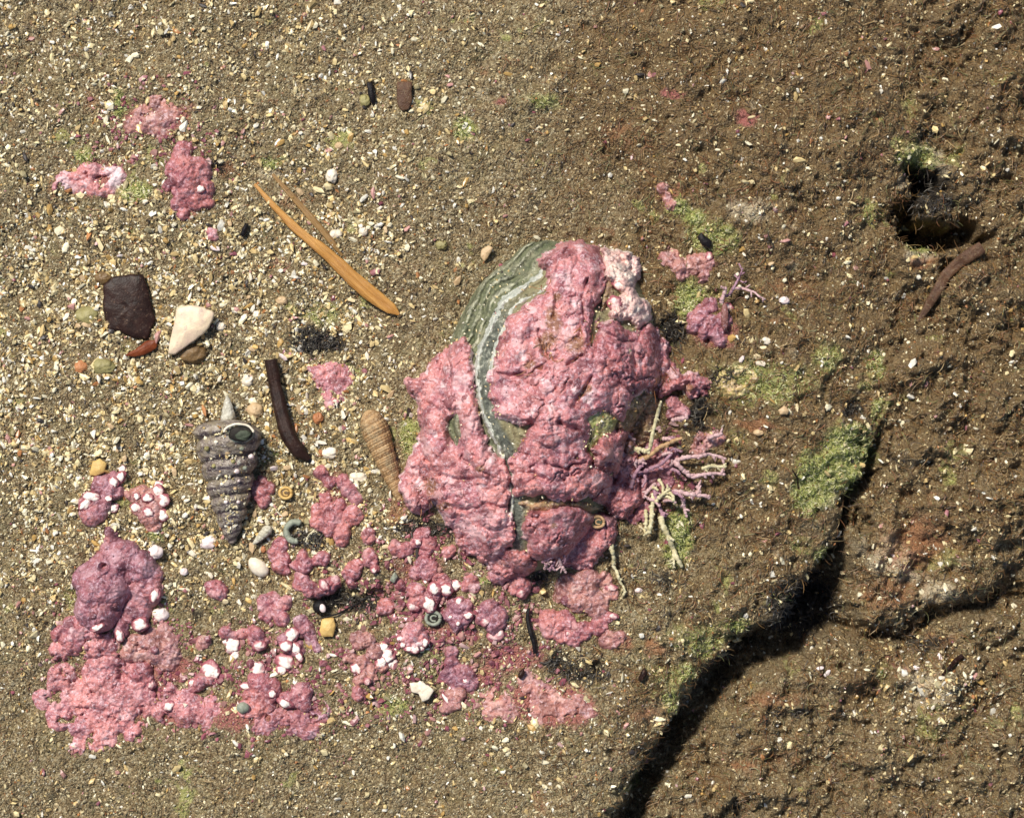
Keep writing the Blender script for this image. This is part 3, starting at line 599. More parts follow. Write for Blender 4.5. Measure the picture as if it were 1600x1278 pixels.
def clump(label, lobes, mat='rose', hs=.85, knobs=(), extra=(), bl=0., sed=0., flat=False, knobmat='white', cat='coralline algae', pores=()):
    SEED[0] += 13; sd = SEED[0]; a = np.array([l[:3] for l in lobes], float); near = abs(a[:, 0].mean() - 846) < 260 and abs(a[:, 1].mean() - 634) < 300
    if flat: sed = max(sed, .22)
    cx, cy = a[:, 0].mean(), a[:, 1].mean(); X0, Y0 = P(cx, cy)
    lo = P((a[:, 0] - a[:, 2]).min() - 10, (a[:, 1] + a[:, 2]).max() + 10); hi = P((a[:, 0] + a[:, 2]).max() + 10, (a[:, 1] - a[:, 2]).min() - 10)
    BASE = z_under if near else zg; fn0 = lobe_fn(lobes, hs, sd, BASE, flat); mean = zg1(cx, cy)
    def fn(x, y):
        z, a_ = fn0(x, y)
        if flat: a_ = a_ - .16 * sst(.12, .42, fbm(x, y, 3.2, 4, sd + 40, .6)); z = z - .10 * sst(.12, .42, fbm(x, y, 3.2, 4, sd + 40, .6))
        for hx, hy, hr in pores:
            qx, qy = P(hx, hy); q = ((x - qx) ** 2 + (y - qy) ** 2) / (hr / 100) ** 2; z = z - .14 * np.exp(-q * q * 1.5) + .03 * np.exp(-(np.sqrt(q) - 1.25) ** 2 * 12)
        B = np.clip(bl + .6 * fbm(x, y, 2.5, 3, sd + 30), 0, 1) if bl else .6 * sst(.15, .5, fbm(x, y, 2.4, 3, sd + 30))
        Sx = np.clip(sed + .5 * fbm(x, y, 3, 3, sd + 33), 0, 1) if sed else x * 0
        _, ci = worley(x + .06 * fbm(x, y, 6, 2, sd + 50), y + .06 * fbm(x, y, 6, 2, sd + 51), 5, sd + 52)
        return z, a_ + .05, {'bl': np.stack([B, Sx, np.clip(.55 * ci + .22 + .5 * fbm(x, y, 3, 3, sd + 53), 0, 1)], 1)}
    g = 'pink coralline clumps growing on the sand'
    if knobs or extra:
        root = empty('coralline_clump', (float(X0), float(Y0), mean), label, cat, g)
        heightpatch('crust', (lo[0], hi[0], lo[1], hi[1]), fn, M[mat], root, .0135)
        for k in knobs:
            def zk(p, q):                                  # height without the mean() term of a one-point call
                return lobe_fn(lobes, hs, sd, BASE, flat)(p, q)[0]
            knob('knob', k[0], k[1], k[2], k[4] if len(k) > 4 else knobmat, root, lambda p, q: np.maximum(zk(p, q), zg(p, q)), k[3] if len(k) > 3 else None, lift=.1)
    else:
        root = heightpatch('coralline_clump', (lo[0], hi[0], lo[1], hi[1]), fn, M[mat], None, .0135); tag(root, label, cat, g)
    return root
clump('rose lump with one white tip, beneath the pink smear at the upper left', [(287, 236, 14), (284, 252, 17), (292, 274, 27), (311, 268, 20), (274, 264, 15), (318, 296, 17), (298, 298, 25), (264, 290, 10), (325, 318, 10), (282, 318, 13), (286, 335, 10), (306, 316, 14)], 'rose', .62, [(315, 297, 7)])
clump('flat pale pink patch cut by the left edge, above the dark brown flake', [(140, 272, 20), (122, 285, 18), (178, 275, 17), (163, 290, 17), (104, 284, 17), (92, 292, 12), (150, 292, 14)], 'pink', .32, flat=True, bl=.45)
clump('dull pink smear half buried in sand at the top left', [(222, 178, 13), (256, 188, 20), (206, 196, 12), (246, 162, 12), (274, 172, 11), (250, 202, 15), (232, 196, 12)], 'salmon', .32, flat=True, sed=.35)
clump('tiny pink nodule alone in sand above the orange seagrass blade', [(333, 368, 9), (328, 362, 6)], 'pink', .7)
clump('small mauve clump topped by white knobs, just below the pale yellow angular chip', [(148, 800, 21), (165, 760, 20), (158, 783, 19), (140, 785, 15), (182, 768, 12), (178, 750, 12)], 'mauve', .7,
      [(191, 733, 7), (180, 753, 8), (189, 746, 9), (147, 775, 11, 7), (137, 787, 7, 9), (172, 778, 6), (180, 793, 6)])
clump('red pink clump studded with round white knobs beside the banded whelk', [(222, 775, 17), (236, 802, 20), (207, 774, 11), (244, 782, 20), (240, 818, 13), (222, 792, 15)], 'salmon', .6,
      [(215, 775, 6), (233, 778, 8), (249, 768, 9), (257, 781, 9), (214, 792, 7), (234, 799, 8), (256, 805, 8), (247, 757, 6)])
clump('big smooth mauve mound with a round hole near its top, lower left', [(163, 918, 42, 1.2), (155, 948, 36, 1.2), (166, 895, 33), (196, 872, 28), (220, 886, 27), (226, 922, 28, .8), (232, 900, 22, .7), (180, 862, 20, .8), (212, 950, 26, .6), (174, 832, 10), (176, 846, 12), (220, 972, 13), (140, 905, 24)], 'mauve', .95,
      [(245, 928, 7, 9), (221, 974, 8, 11), (158, 977, 8, 5), (203, 905, 6, 6, 'mauve'), (184, 942, 5, 5, 'rose'), (152, 958, 6, 6, 'rose')], pores=[(166, 884, 7)])
clump('rose pink bump cut by the left edge beneath the big mauve mound', [(130, 978, 18), (115, 1000, 20), (112, 978, 15), (96, 990, 14)], 'rose', .6)
clump('small mauve nodule with white lower lip beneath the big mauve mound', [(190, 982, 13), (189, 972, 10)], 'mauve', .9, [(189, 991, 10, 6)])
clump('pitted pink and white crust on the left edge under the mound', [(152, 1003, 24), (134, 1012, 18), (172, 1008, 14), (115, 1010, 14), (168, 1020, 12), (94, 1018, 16)], 'pink', .45, bl=.3, flat=True)
clump('long low pink crust right of the pitted crust near the lower left', [(215, 1012, 22), (240, 1014, 24), (264, 1004, 16), (262, 1030, 18), (200, 1022, 14), (236, 1000, 16), (268, 1022, 16), (258, 990, 14)], 'salmon', .5, [(243, 1014, 6, 6, 'pink')], flat=True)
clump('wide flat pink crust filling the lower left corner', [(168, 1058, 40), (196, 1078, 42), (150, 1088, 30), (180, 1115, 30), (262, 1082, 16), (118, 1090, 28), (96, 1060, 24), (130, 1130, 26), (92, 1120, 22), (160, 1150, 24), (210, 1142, 18), (66, 1092, 16), (120, 1168, 14), (290, 1108, 30), (330, 1104, 18), (258, 1112, 18), (222, 1100, 22), (318, 1122, 20)], 'pink', .30, [(265, 1102, 8)], flat=True, sed=.15)
clump('rounded rose lump with a pale foot sitting on the wide flat crust', [(222, 1050, 17), (212, 1056, 14), (230, 1062, 11), (236, 1068, 8)], 'rose', .9, [(236, 1069, 7, 5, 'pale')])
clump('single dark rose nodule alone in the sand below the cream snail', [(338, 921, 16), (330, 916, 10), (344, 928, 10)], 'rose', .75)
clump('rose nodule touching the right side of the banded whelk', [(405, 771, 13), (412, 782, 11), (421, 762, 10), (410, 750, 8), (400, 762, 10)], 'rose', .8)
clump('tall cluster of rounded rose lobes below the dark stick', [(502, 738, 13), (514, 752, 11), (536, 752, 12), (546, 764, 14), (555, 776, 12), (508, 778, 10), (530, 788, 11), (498, 798, 12), (500, 816, 14), (524, 808, 15), (552, 804, 15), (516, 824, 13), (534, 832, 15), (535, 846, 10), (515, 795, 12), (540, 818, 12)], 'rose', .8)
clump('tall narrow rose nodule right of the cream snail', [(438, 853, 13), (430, 866, 14), (438, 884, 13), (444, 872, 10), (446, 893, 7)], 'rose', .8)
clump('rose nodule pair around a small round black hole', [(472, 870, 11), (476, 884, 14), (465, 884, 11), (502, 872, 11), (507, 866, 7), (494, 876, 7)], 'rose', .8)
clump('curved row of rose lumps along the top of the dark hollow', [(472, 906, 14), (484, 920, 14), (466, 912, 10), (512, 918, 13), (521, 909, 10), (497, 926, 9)], 'rose', .75, [(507, 913, 6, 8, 'pale')])
clump('rose nodule pointing down, right end of the row above the dark hollow', [(552, 892, 13), (560, 884, 9), (548, 912, 9), (543, 897, 9)], 'rose', .85)
clump('tiny rose nodule under the tall lobed cluster', [(575, 836, 10), (580, 842, 7)], 'pink', .8)
clump('oval rose nodule with pale lower edge, left of the shell foot', [(580, 874, 12), (576, 864, 9), (586, 886, 8)], 'rose', .9, [(585, 890, 5, 4, 'pale')])
clump('squarish rose and orange clump left of the dark hollow', [(414, 942, 13), (430, 948, 16), (446, 942, 12), (418, 960, 13), (440, 966, 12), (428, 936, 10)], 'rose', .65)
clump('small round rose nodule alone above the yellow chip and white shard', [(601, 947, 12), (597, 953, 8)], 'rose', .85)
clump('pair of pink lobes over a white lumpy tip', [(353, 988, 12), (366, 993, 9), (380, 990, 10), (402, 996, 16), (396, 986, 10), (412, 1000, 9)], 'rose', .7, [(362, 1010, 12), (356, 1001, 8), (366, 1022, 8), (406, 1008, 10, 8, 'pale')])
clump('tiny pink nodule with pale tip between the big mound and the lobed pair', [(320, 1003, 10), (315, 1008, 8)], 'salmon', .6, [(325, 998, 5, 5, 'pink')])
clump('short rose piece with a pinkish white knob on its right end', [(312, 1069, 12), (303, 1072, 9), (325, 1062, 9), (318, 1062, 8)], 'rose', .75, [(328, 1047, 11, 12), (335, 1052, 8), (300, 1066, 5, 5, 'chalk')])
clump('bunch of rose lobes with pale round knobs near the bottom edge', [(404, 1068, 18), (418, 1082, 18), (396, 1086, 16), (426, 1074, 14), (398, 1060, 12), (408, 1102, 18), (386, 1106, 14), (420, 1098, 12)], 'rose', .75, [(403, 1044, 11), (382, 1103, 10, 9, 'grey'), (387, 1072, 6, 10), (427, 1082, 6), (392, 1036, 7, 7, 'rose')])
clump('smooth rose lump with a white bean shaped tip at its left, near the bottom edge', [(472, 1084, 18), (462, 1092, 13), (476, 1100, 11), (484, 1078, 8), (448, 1090, 10)], 'rose', .75, [(446, 1097, 13, 7)])
clump('ragged white and mauve clump left of the yellow chip', [(478, 984, 14), (470, 972, 12), (486, 1000, 10), (448, 1002, 14), (462, 1014, 13), (494, 1012, 9)], 'mauve', .6, [(455, 992, 11, 9), (448, 1008, 9), (462, 1012, 8), (446, 1034, 9, 13), (440, 1046, 7), (468, 1026, 7, 5)], bl=.35)
clump('mottled clump with a large white lobe on its right, right of the yellow chip', [(560, 1000, 14), (572, 999, 12), (586, 1016, 13), (550, 1026, 10), (572, 1056, 12), (560, 1062, 9), (578, 1046, 11), (566, 1032, 12), (600, 1040, 10)], 'salmon', .65, [(557, 1043, 9), (599, 1012, 8), (604, 1026, 12, 9), (612, 1036, 9), (596, 1034, 8), (575, 1062, 6, 4, 'pale')])
clump('round pink clump with a fringe of white knobs, below the ring shaped snail', [(646, 990, 18), (656, 998, 15), (636, 1000, 13), (646, 1004, 14)], 'pink', .8, [(640, 1012, 5, 7), (649, 1013, 5, 6), (658, 1010, 5, 6), (664, 1002, 5, 6), (630, 1006, 5), (626, 996, 5, 5, 'chalk')], bl=.45)
clump('tiny round pink nodule near the bottom centre left', [(558, 1082, 10)], 'rose', .8)
clump('flat pink crust along the bottom edge below the lobed bunch', [(430, 1122, 18), (458, 1126, 20), (496, 1118, 15), (480, 1134, 20), (410, 1132, 16), (508, 1108, 8)], 'mauve', .3, flat=True, pores=[(420, 1120, 5), (494, 1119, 4)])
clump('rose and lilac knobbly clump left below the shell', [(660, 834, 12), (668, 850, 14), (654, 846, 11), (636, 856, 11), (619, 855, 10), (664, 862, 10), (630, 862, 9)], 'rose', .75, [(653, 845, 5), (667, 838, 4, 4, 'pink')])
clump('rose clump with pointed top between the shell and the white topped clump', [(662, 882, 14), (670, 892, 14), (654, 894, 11), (648, 892, 9), (676, 884, 7)], 'rose', .7)
clump('rose clump with two round white knobs below the shell', [(650, 922, 13), (664, 938, 14), (648, 942, 11), (676, 934, 12), (692, 912, 15), (684, 904, 11), (678, 922, 12)], 'rose', .75, [(679, 918, 9), (698, 920, 10, 9), (710, 914, 9, 8), (697, 926, 7, 6), (671, 943, 12, 8), (646, 947, 7, 5, 'pale'), (665, 908, 3)])
clump('small rose nodule in shadow just under the shell foot', [(700, 862, 10), (706, 858, 7)], 'rose', .9)
clump('dull rose nodule right of the white knobbed clump', [(734, 908, 11), (742, 916, 9), (728, 914, 8)], 'rose', .65, sed=.25)
clump('round mauve clump with white flecks right of the ring shaped snail', [(714, 950, 18), (724, 962, 16), (704, 960, 13), (714, 972, 13), (728, 948, 12)], 'mauve', .75, [(717, 938, 6), (732, 960, 5, 7), (716, 973, 5, 4), (704, 963, 3)])
clump('mauve clump with a pale lower lobe, left of the thin black twig', [(764, 952, 16), (776, 964, 17), (756, 966, 13), (782, 974, 11), (770, 980, 12)], 'mauve', .75, [(775, 992, 11, 9, 'pale'), (758, 970, 7, 6, 'pale')])
clump('mauve lobes hanging under the shell foot', [(786, 888, 13), (778, 900, 12), (796, 882, 12), (792, 898, 10)], 'mauve', .8)
clump('pale ended rose lump above the thin black twig', [(810, 912, 13), (816, 924, 12), (804, 922, 10), (824, 914, 9)], 'rose', .75, [(836, 920, 10, 8, 'pink'), (814, 926, 7, 6, 'pale')])
clump('tiny rose nodule left of the white knobbed clump', [(625, 914, 9), (630, 918, 6)], 'rose', .8)
clump('broad salmon pink ragged clump beneath the shell', [(886, 914, 18), (918, 908, 20), (944, 906, 14), (902, 936, 22), (930, 944, 20), (952, 926, 12), (880, 932, 13), (918, 926, 18), (936, 960, 12)], 'salmon', .5, [(955, 918, 5, 8, 'pale'), (884, 938, 8, 8, 'rose')], sed=.2)
clump('lumpy pink clump below the broad salmon one, right of the thin black twig', [(862, 978, 20), (880, 972, 18), (892, 988, 17), (912, 986, 15), (934, 978, 14), (946, 964, 12), (858, 966, 14), (898, 1000, 12), (878, 992, 14)], 'rose', .55, [(958, 962, 5, 7, 'pale'), (888, 990, 5, 4, 'pale')], sed=.15)
clump('dull brownish pink bump at the lower right of the pink clumps', [(954, 998, 15), (968, 994, 10), (944, 1004, 10)], 'salmon', .5, sed=.35)
clump('round bumpy pink nodule under the lower right of the shell', [(913, 877, 13), (906, 880, 8), (920, 884, 7)], 'rose', .8)
clump('mauve lobed crust above the ragged white flake at the bottom', [(704, 1020, 12), (706, 1036, 13), (722, 1058, 20), (700, 1056, 14), (736, 1070, 12), (714, 1070, 12)], 'mauve', .5, [(727, 1064, 4)])
clump('salmon pink lump with a cream shell edge on its left at the bottom', [(706, 1090, 13), (716, 1084, 13), (700, 1106, 11), (712, 1100, 10)], 'salmon', .7, [(696, 1092, 4, 11, 'chalk')])
clump('flat orange salmon crust at the bottom centre', [(832, 1072, 16), (850, 1090, 20), (872, 1106, 24), (898, 1104, 18), (818, 1058, 12), (920, 1112, 12), (850, 1112, 20)], 'salmon', .22, flat=True)
clump('flat orange pink crust at the bottom, left of the orange salmon one', [(776, 1092, 16), (790, 1100, 15), (768, 1110, 16), (796, 1116, 14), (760, 1092, 10)], 'salmon', .25, flat=True, sed=.2)
clump('flat ragged pink pennant shaped crust left of the shell', [(490, 572, 11), (500, 584, 14), (518, 578, 14), (536, 582, 13), (546, 592, 9), (528, 600, 17), (516, 614, 15), (528, 626, 11), (514, 630, 10), (506, 600, 13)], 'pink', .32, flat=True, bl=.15)
clump('faint flat pink crust right of the top of the shell', [(1042, 406, 12), (1060, 416, 13), (1084, 414, 14), (1102, 408, 13), (1066, 428, 11), (1094, 430, 13), (1052, 398, 8)], 'salmon', .42, [(1108, 401, 5, 6, 'pale')], flat=True, sed=.2)
clump('mauve pink clump with an upright orange finger right of the shell', [(1086, 498, 13), (1096, 488, 12), (1110, 476, 12), (1106, 504, 14), (1120, 520, 12), (1130, 500, 13), (1082, 514, 9), (1126, 534, 10), (1100, 520, 10)], 'mauve', .6, [(1104, 474, 6, 9, 'pink'), (1131, 496, 6, 22, 'salmon'), (1138, 482, 6, 8, 'pale')])
clump('small pink finger beside the yellow green spot above the shell', [(1049, 320, 9), (1044, 308, 8), (1036, 294, 9)], 'salmon', .6)
clump('mauve lump right of the cream upright twig', [(1058, 640, 13), (1050, 630, 11), (1068, 646, 10), (1048, 648, 9)], 'mauve', .7)
clump('dark rose lobes at the lower right foot of the shell beside the twigs', [(954, 764, 19), (966, 780, 17), (946, 752, 12), (988, 778, 17), (978, 796, 14), (998, 772, 11)], 'rose', .9, [(957, 808, 9, 8, 'pink'), (984, 792, 5, 4, 'chalk')])
clump('dark rose lobe at the right edge of the shell left of the twigs', [(950, 690, 19), (954, 706, 16), (938, 728, 14), (950, 732, 12), (926, 738, 11)], 'rose', 1.0)
clump('low brown pink mat under the tuft of pale twigs', [(1010, 740, 24), (1034, 728, 20), (1048, 712, 14), (1020, 700, 14), (1000, 760, 16), (1040, 752, 14), (1008, 800, 14), (990, 812, 9)], 'mauve', .6, sed=.35)
clump('low pink mat on the rock right of the twigs', [(1100, 690, 16), (1118, 684, 14), (1090, 702, 12)], 'salmon', .35, flat=True, sed=.3)
clump('small rose pair just left of the shell edge', [(645, 606, 11), (650, 616, 9), (640, 598, 8)], 'rose', .9)

# ------------------------------------------------------------------ tubes: twigs, stems
def tube(pts, r0, r1, seg=10, ring=8, beads=0, amp=.0, flatz=1.0):
    a = np.array(pts, float); n = len(a); L = np.r_[0, np.cumsum(np.linalg.norm(np.diff(a, axis=0), axis=1))]; N = max(8, seg * (n - 1))
    tt = np.linspace(0, L[-1], N)
    def cr(k):                                             # smooth interpolation
        v = np.interp(tt, L, a[:, k]); ker = np.array([1, 2, 3, 2, 1]) / 9
        p = np.r_[[v[0]] * 2, v, [v[-1]] * 2]; s = np.convolve(p, ker, 'valid'); s[0], s[-1] = v[0], v[-1]; return s
    c = np.stack([cr(0), cr(1), cr(2)], 1); T = np.gradient(c, axis=0); T /= np.linalg.norm(T, axis=1, keepdims=True) + 1e-9
    up = np.array([0, 0, 1.]); B = np.cross(T, up); B /= np.linalg.norm(B, axis=1, keepdims=True) + 1e-9; U = np.cross(B, T)
    f = tt / L[-1]; r = r0 + (r1 - r0) * f
    if beads: r = r * (1 - .36 * np.exp(-(((f * beads) % 1 - .5) / .11) ** 2))
    r = r * (1 + amp * fbm(f * 9 + SEED[0], f * 0 + SEED[0] * .7, 1, 2, SEED[0]))
    r[0] *= .6; r[-1] *= .55
    th = np.linspace(0, 2 * np.pi, ring, endpoint=False)
    V = c[:, None] + r[:, None, None] * (np.cos(th)[None, :, None] * B[:, None] + flatz * np.sin(th)[None, :, None] * U[:, None])
    V = np.vstack([V.reshape(-1, 3), c[0] - T[0] * r[0] * .4, c[-1] + T[-1] * r[-1] * .4])
    F = []
    for j in range(N - 1):
        for i in range(ring):
            A_, B_ = j * ring + i, j * ring + (i + 1) % ring; F += [(A_, B_, B_ + ring), (A_, B_ + ring, A_ + ring)]
    for i in range(ring):
        F += [(N * ring, (i + 1) % ring, i), (N * ring + 1, (N - 1) * ring + i, (N - 1) * ring + (i + 1) % ring)]
    SEED[0] += 1
    return V, F
def path(pxs, zs):
    out = []; q = [pxs[0]]; hz = [zs[0]]
    for i in range(1, len(pxs)):                           # kinks between the given points
        a, b = pxs[i - 1], pxs[i]; L = math.hypot(b[0] - a[0], b[1] - a[1]); k = rng.normal(0, .05) * L
        q += [((a[0] + b[0]) / 2 - (b[1] - a[1]) / L * k, (a[1] + b[1]) / 2 + (b[0] - a[0]) / L * k), b]; hz += [(zs[i - 1] + zs[i]) / 2 + .01, zs[i]]
    pxs, zs = q, hz
    for (px, py), h in zip(pxs, zs):
        X_, Y_ = P(px, py); out.append((float(X_), float(Y_), zg1(px, py) + h))
    return out
def tuft(label, loc, items, group=None):
    root = empty('coralline_tuft', (*map(float, P(*loc)), zg1(*loc)), label, 'branching algae', group)
    for it in items:
        pxs, r0, r1, mat, zs = it
        if not hasattr(zs, '__len__'): zs = [zs] * len(pxs)
        v, f = tube(path(pxs, zs), r0 * .85 / 100, r1 * .8 / 100, 8, 8, beads=max(2, int(sum(math.hypot(pxs[i + 1][0] - pxs[i][0], pxs[i + 1][1] - pxs[i][1]) for i in range(len(pxs) - 1)) / 8)), amp=.4)
        br = put('branch', v, f, M[mat], root)
        ps = path(pxs, zs)
        for q in range(1, len(ps)):                        # short broken side joints
            if r0 > 2.5 and rng.random() < .55:
                a = np.array(ps[q - 1]) * .5 + np.array(ps[q]) * .5; d = np.array(ps[q]) - np.array(ps[q - 1]); d /= np.linalg.norm(d) + 1e-9
                sg = rng.choice([-1, 1]); e = a + (d * rng.uniform(.3, .8) + np.array([-d[1], d[0], .3]) * sg * .8) * rng.uniform(.05, .13)
                v, f = tube([a, (a + e) / 2 + (0, 0, .01), e], r0 * .55 / 100, r0 * .4 / 100, 5, 7, 2, .4); put('side_joint', v, f, M[mat], root).parent = br
    return root
tuft0 = tuft('spreading tuft of pale jointed twigs right of the shell', (1010, 735), [
    ([(1030, 627), (1022, 660), (1014, 704)], 3.0, 4.6, 'cream', [.50, .42, .30]),
    ([(996, 718), (1018, 709), (1044, 692), (1063, 684)], 5.5, 3.6, 'ochre', [.22, .34, .42, .45]),
    ([(965, 664), (980, 680), (992, 698)], 5, 4.5, 'lilac', [.3, .28, .2]),
    ([(1046, 726), (1058, 718), (1082, 713), (1106, 709), (1134, 717)], 4.6, 3.2, 'lilac', [.16, .2, .24, .24, .2]),
    ([(1052, 720), (1066, 734), (1080, 745), (1104, 740), (1132, 741)], 5, 3.4, 'lilac', [.2, .22, .24, .26, .22]),
    ([(1095, 732), (1112, 727), (1134, 728)], 4, 3.4, 'cream', [.2, .24, .26]),
    ([(1104, 685), (1116, 680), (1127, 676)], 4, 4.2, 'lilac', [.16, .2, .24]),
    ([(1048, 657), (1060, 654), (1072, 652)], 4, 4.2, 'lilac', [.3, .34, .36]),
    ([(985, 762), (990, 742), (1001, 727)], 4.5, 4, 'purple', [.35, .38, .3]),
    ([(976, 722), (986, 718), (998, 722), (1006, 716)], 4.5, 5, 'lilac', [.28, .32, .32, .28]),
    ([(981, 706), (992, 701), (1006, 704), (1014, 706)], 5.5, 5, 'cream', [.3, .34, .34, .3]),
    ([(996, 742), (1012, 734), (1030, 726), (1048, 708)], 4.5, 3.5, 'purple', [.25, .3, .3, .3]),
    ([(1040, 712), (1050, 700), (1064, 706)], 3.5, 3, 'purple', [.2, .24, .2])])
for q in range(16):
    ax_, ay_ = 1020 + rng.normal(0, 20), 738 + rng.normal(0, 26); an = rng.normal(.1, .8); L_ = rng.uniform(12, 26)
    v, f = tube(path([(ax_, ay_), (ax_ + L_ * .5 * math.cos(an), ay_ + L_ * .5 * math.sin(an)), (ax_ + L_ * math.cos(an + .3), ay_ + L_ * math.sin(an + .3))], [.2, .27, .3]), .032, .022, 8, 7, 3, .4)
    put('branch', v, f, M[['lilac', 'purple', 'cream', 'purple'][q % 4]], tuft0)
tuft('lower tuft of white jointed twigs hanging over the bright green spot', (1025, 790), [
    ([(1046, 768), (1072, 771), (1090, 773), (1108, 777)], 4.8, 4, 'lilac', [.2, .24, .28, .28]),
    ([(1080, 771), (1092, 768), (1088, 758)], 4, 4.4, 'lilac', [.24, .28, .32]),
    ([(1064, 774), (1068, 790), (1073, 808)], 4.2, 3, 'lilac', [.22, .2, .14]),
    ([(1024, 784), (1034, 772), (1046, 762)], 4, 3, 'cream', [.24, .3, .32]),
    ([(1020, 770), (1018, 796), (1017, 815), (1014, 833)], 5, 4.6, 'cream', [.2, .24, .22, .16]),
    ([(1009, 796), (1010, 812), (1009, 827)], 4, 3.6, 'cream', [.14, .18, .12]),
    ([(1022, 762), (1028, 786), (1034, 804), (1040, 806)], 4.4, 3.8, 'purple', [.2, .2, .18, .14]),
    ([(1032, 806), (1040, 830), (1052, 858), (1066, 886)], 6, 4.4, 'cream', [.18, .2, .16, .12]),
    ([(1052, 862), (1053, 874), (1052, 888)], 2.6, 2, 'cream', [.12, .1, .06]),
    ([(1024, 756), (1014, 764), (1006, 778)], 4, 3.4, 'lilac', [.2, .24, .2])])
tuft('single curved cream twig with pink tip below the shell', (957, 845), [([(954, 838), (956, 860), (958, 884), (966, 902), (974, 916), (978, 926)], 5.2, 2.4, 'cream', [.1, .14, .12, .1, .09, .09])])
tuft('little lilac forked sprigs along the bottom edge of the shell', (870, 875), [
    ([(846, 876), (856, 870), (864, 866)], 3, 2.6, 'purple', [.5, .55, .55]), ([(851, 886), (853, 878), (862, 874)], 2.8, 2.4, 'lilac', [.42, .5, .55]),
    ([(872, 868), (876, 880), (884, 893)], 3, 2.6, 'lilac', [.5, .46, .4]), ([(866, 872), (860, 884), (858, 890)], 2.8, 2.2, 'purple', [.5, .46, .4]), ([(880, 864), (882, 872), (880, 878)], 2.6, 2.2, 'purple', [.5, .5, .44]), ([(876, 882), (868, 888), (860, 886)], 2.2, 2, 'lilac', [.44, .42, .4])])
tuft('thin dusky pink branching twig right of the shell, above the orange finger', (1132, 470), [
    ([(1126, 474), (1129, 462), (1132, 450)], 4.4, 3.6, 'lilac', [.2, .26, .3]), ([(1134, 464), (1146, 448), (1154, 434), (1159, 420)], 3.4, 1.6, 'purple', [.16, .2, .2, .2]),
    ([(1143, 451), (1158, 451), (1176, 457), (1194, 469)], 3, 1.8, 'lilac', [.2, .22, .22, .16]), ([(1152, 437), (1160, 442), (1166, 440)], 1.8, 1.2, 'purple', [.2, .2, .2])])

# ------------------------------------------------------------------ flakes, chips, pebbles
def slab(name, poly, th, mat, label, cat, lift=.04, bow=.03, tilt=(0, 0), group=None):
    a = np.array(pp(poly)); n0 = len(a); b = []
    for i in range(n0):                                    # subdivide and soften the outline
        p, q = a[i], a[(i + 1) % n0]
        for tt in (0, .25, .5, .75): b.append(p + (q - p) * tt)
    b = np.array(b); b = .12 * np.roll(b, 1, 0) + .76 * b + .12 * np.roll(b, -1, 0); n = len(b); SEED[0] += 1
    b += np.stack([fbm(b[:, 0], b[:, 1], 12, 2, SEED[0]), fbm(b[:, 0], b[:, 1], 12, 2, SEED[0] + 1)], 1) * .014
    c = b.mean(0); z0 = float(np.max(zg(b[::3, 0], b[::3, 1])) * .5 + zg(c[:1], c[1:])[0] * .5) + lift
    rings = [(1.0, 0), (1.02, th * .5), (.985, th * .9), (.93, th), (.7, th), (.45, th), (.2, th)]
    V = []
    for s, h in rings:
        p = c + (b - c) * s; zz = z0 + h + bow * (1 - s * s) + (p - c) @ np.array(tilt) + fbm(p[:, 0], p[:, 1], 4, 3, SEED[0] + 2) * .03
        V.append(np.column_stack([p, zz]))
    V = np.vstack(V + [np.array([[*c, z0 + th + bow]])]); F = []
    for j in range(len(rings) - 1):
        for i in range(n): A_, B_ = j * n + i, j * n + (i + 1) % n; F += [(A_, B_, B_ + n), (A_, B_ + n, A_ + n)]
    k = (len(rings) - 1) * n
    for i in range(n): F.append((k + i, k + (i + 1) % n, len(V) - 1))
    F = np.array(F); F = F[:, ::-1] if (np.sum(b[:, 0] * np.roll(b[:, 1], -1) - b[:, 1] * np.roll(b[:, 0], -1)) < 0) else F
    return tag(put(name, V, F, M[mat], None), label, cat, group)
slab('weed_flake', [(163, 446), (178, 434), (205, 430), (225, 430), (233, 455), (238, 480), (244, 500), (236, 516), (232, 530), (210, 528), (190, 518), (168, 514), (163, 480)], .05, 'darkbrown', 'large five sided dark brown weed flake lying on pale sand', 'seaweed', .05)
slab('weed_flake', [(196, 556), (212, 546), (232, 532), (248, 532), (246, 544), (230, 554), (212, 558)], .03, 'redbrown', 'red brown pointed flake tucked under the big dark brown flake', 'seaweed', .03)
slab('shell_shard', [(280, 482), (300, 478), (322, 482), (338, 490), (330, 512), (316, 526), (296, 540), (276, 554), (265, 552), (268, 535), (274, 510)], .06, 'shard', 'pointed white shell shard resting on a brown pebble', 'shell shard', .1, .05, (.05, .08))
slab('yellow_chip', [(503, 966), (522, 964), (525, 978), (521, 994), (502, 994), (500, 984)], .08, 'yellow', 'squarish bright yellow chip in dark sand', 'stone chip', .03)
slab('yellow_chip', [(146, 720), (158, 716), (168, 724), (165, 738), (150, 744), (141, 742)], .06, 'yellow', 'pale yellow angular chip above the left white knobbed clump', 'stone chip', .03)
slab('dark_chip', [(1088, 372), (1094, 364), (1112, 378), (1108, 390), (1096, 384)], .05, 'black', 'black rectangular chip on the rock up right of the shell', 'debris', .04)
slab('dark_chip', [(379, 360), (383, 349), (390, 350), (388, 362), (382, 371), (377, 369)], .05, 'black', 'small black oblong chip left of the orange seagrass', 'debris', .05)
slab('dark_chip', [(996, 1062), (1002, 1048), (1008, 1042), (1010, 1054), (1004, 1063)], .05, 'darkbrown', 'small dark chip on the rock near the bottom, left of the crevice', 'debris', .05)
slab('dark_chip', [(809, 1058), (811, 1048), (818, 1044), (821, 1050), (815, 1060)], .05, 'darkbrown', 'small dark chip below the thin black twig', 'debris', .06)
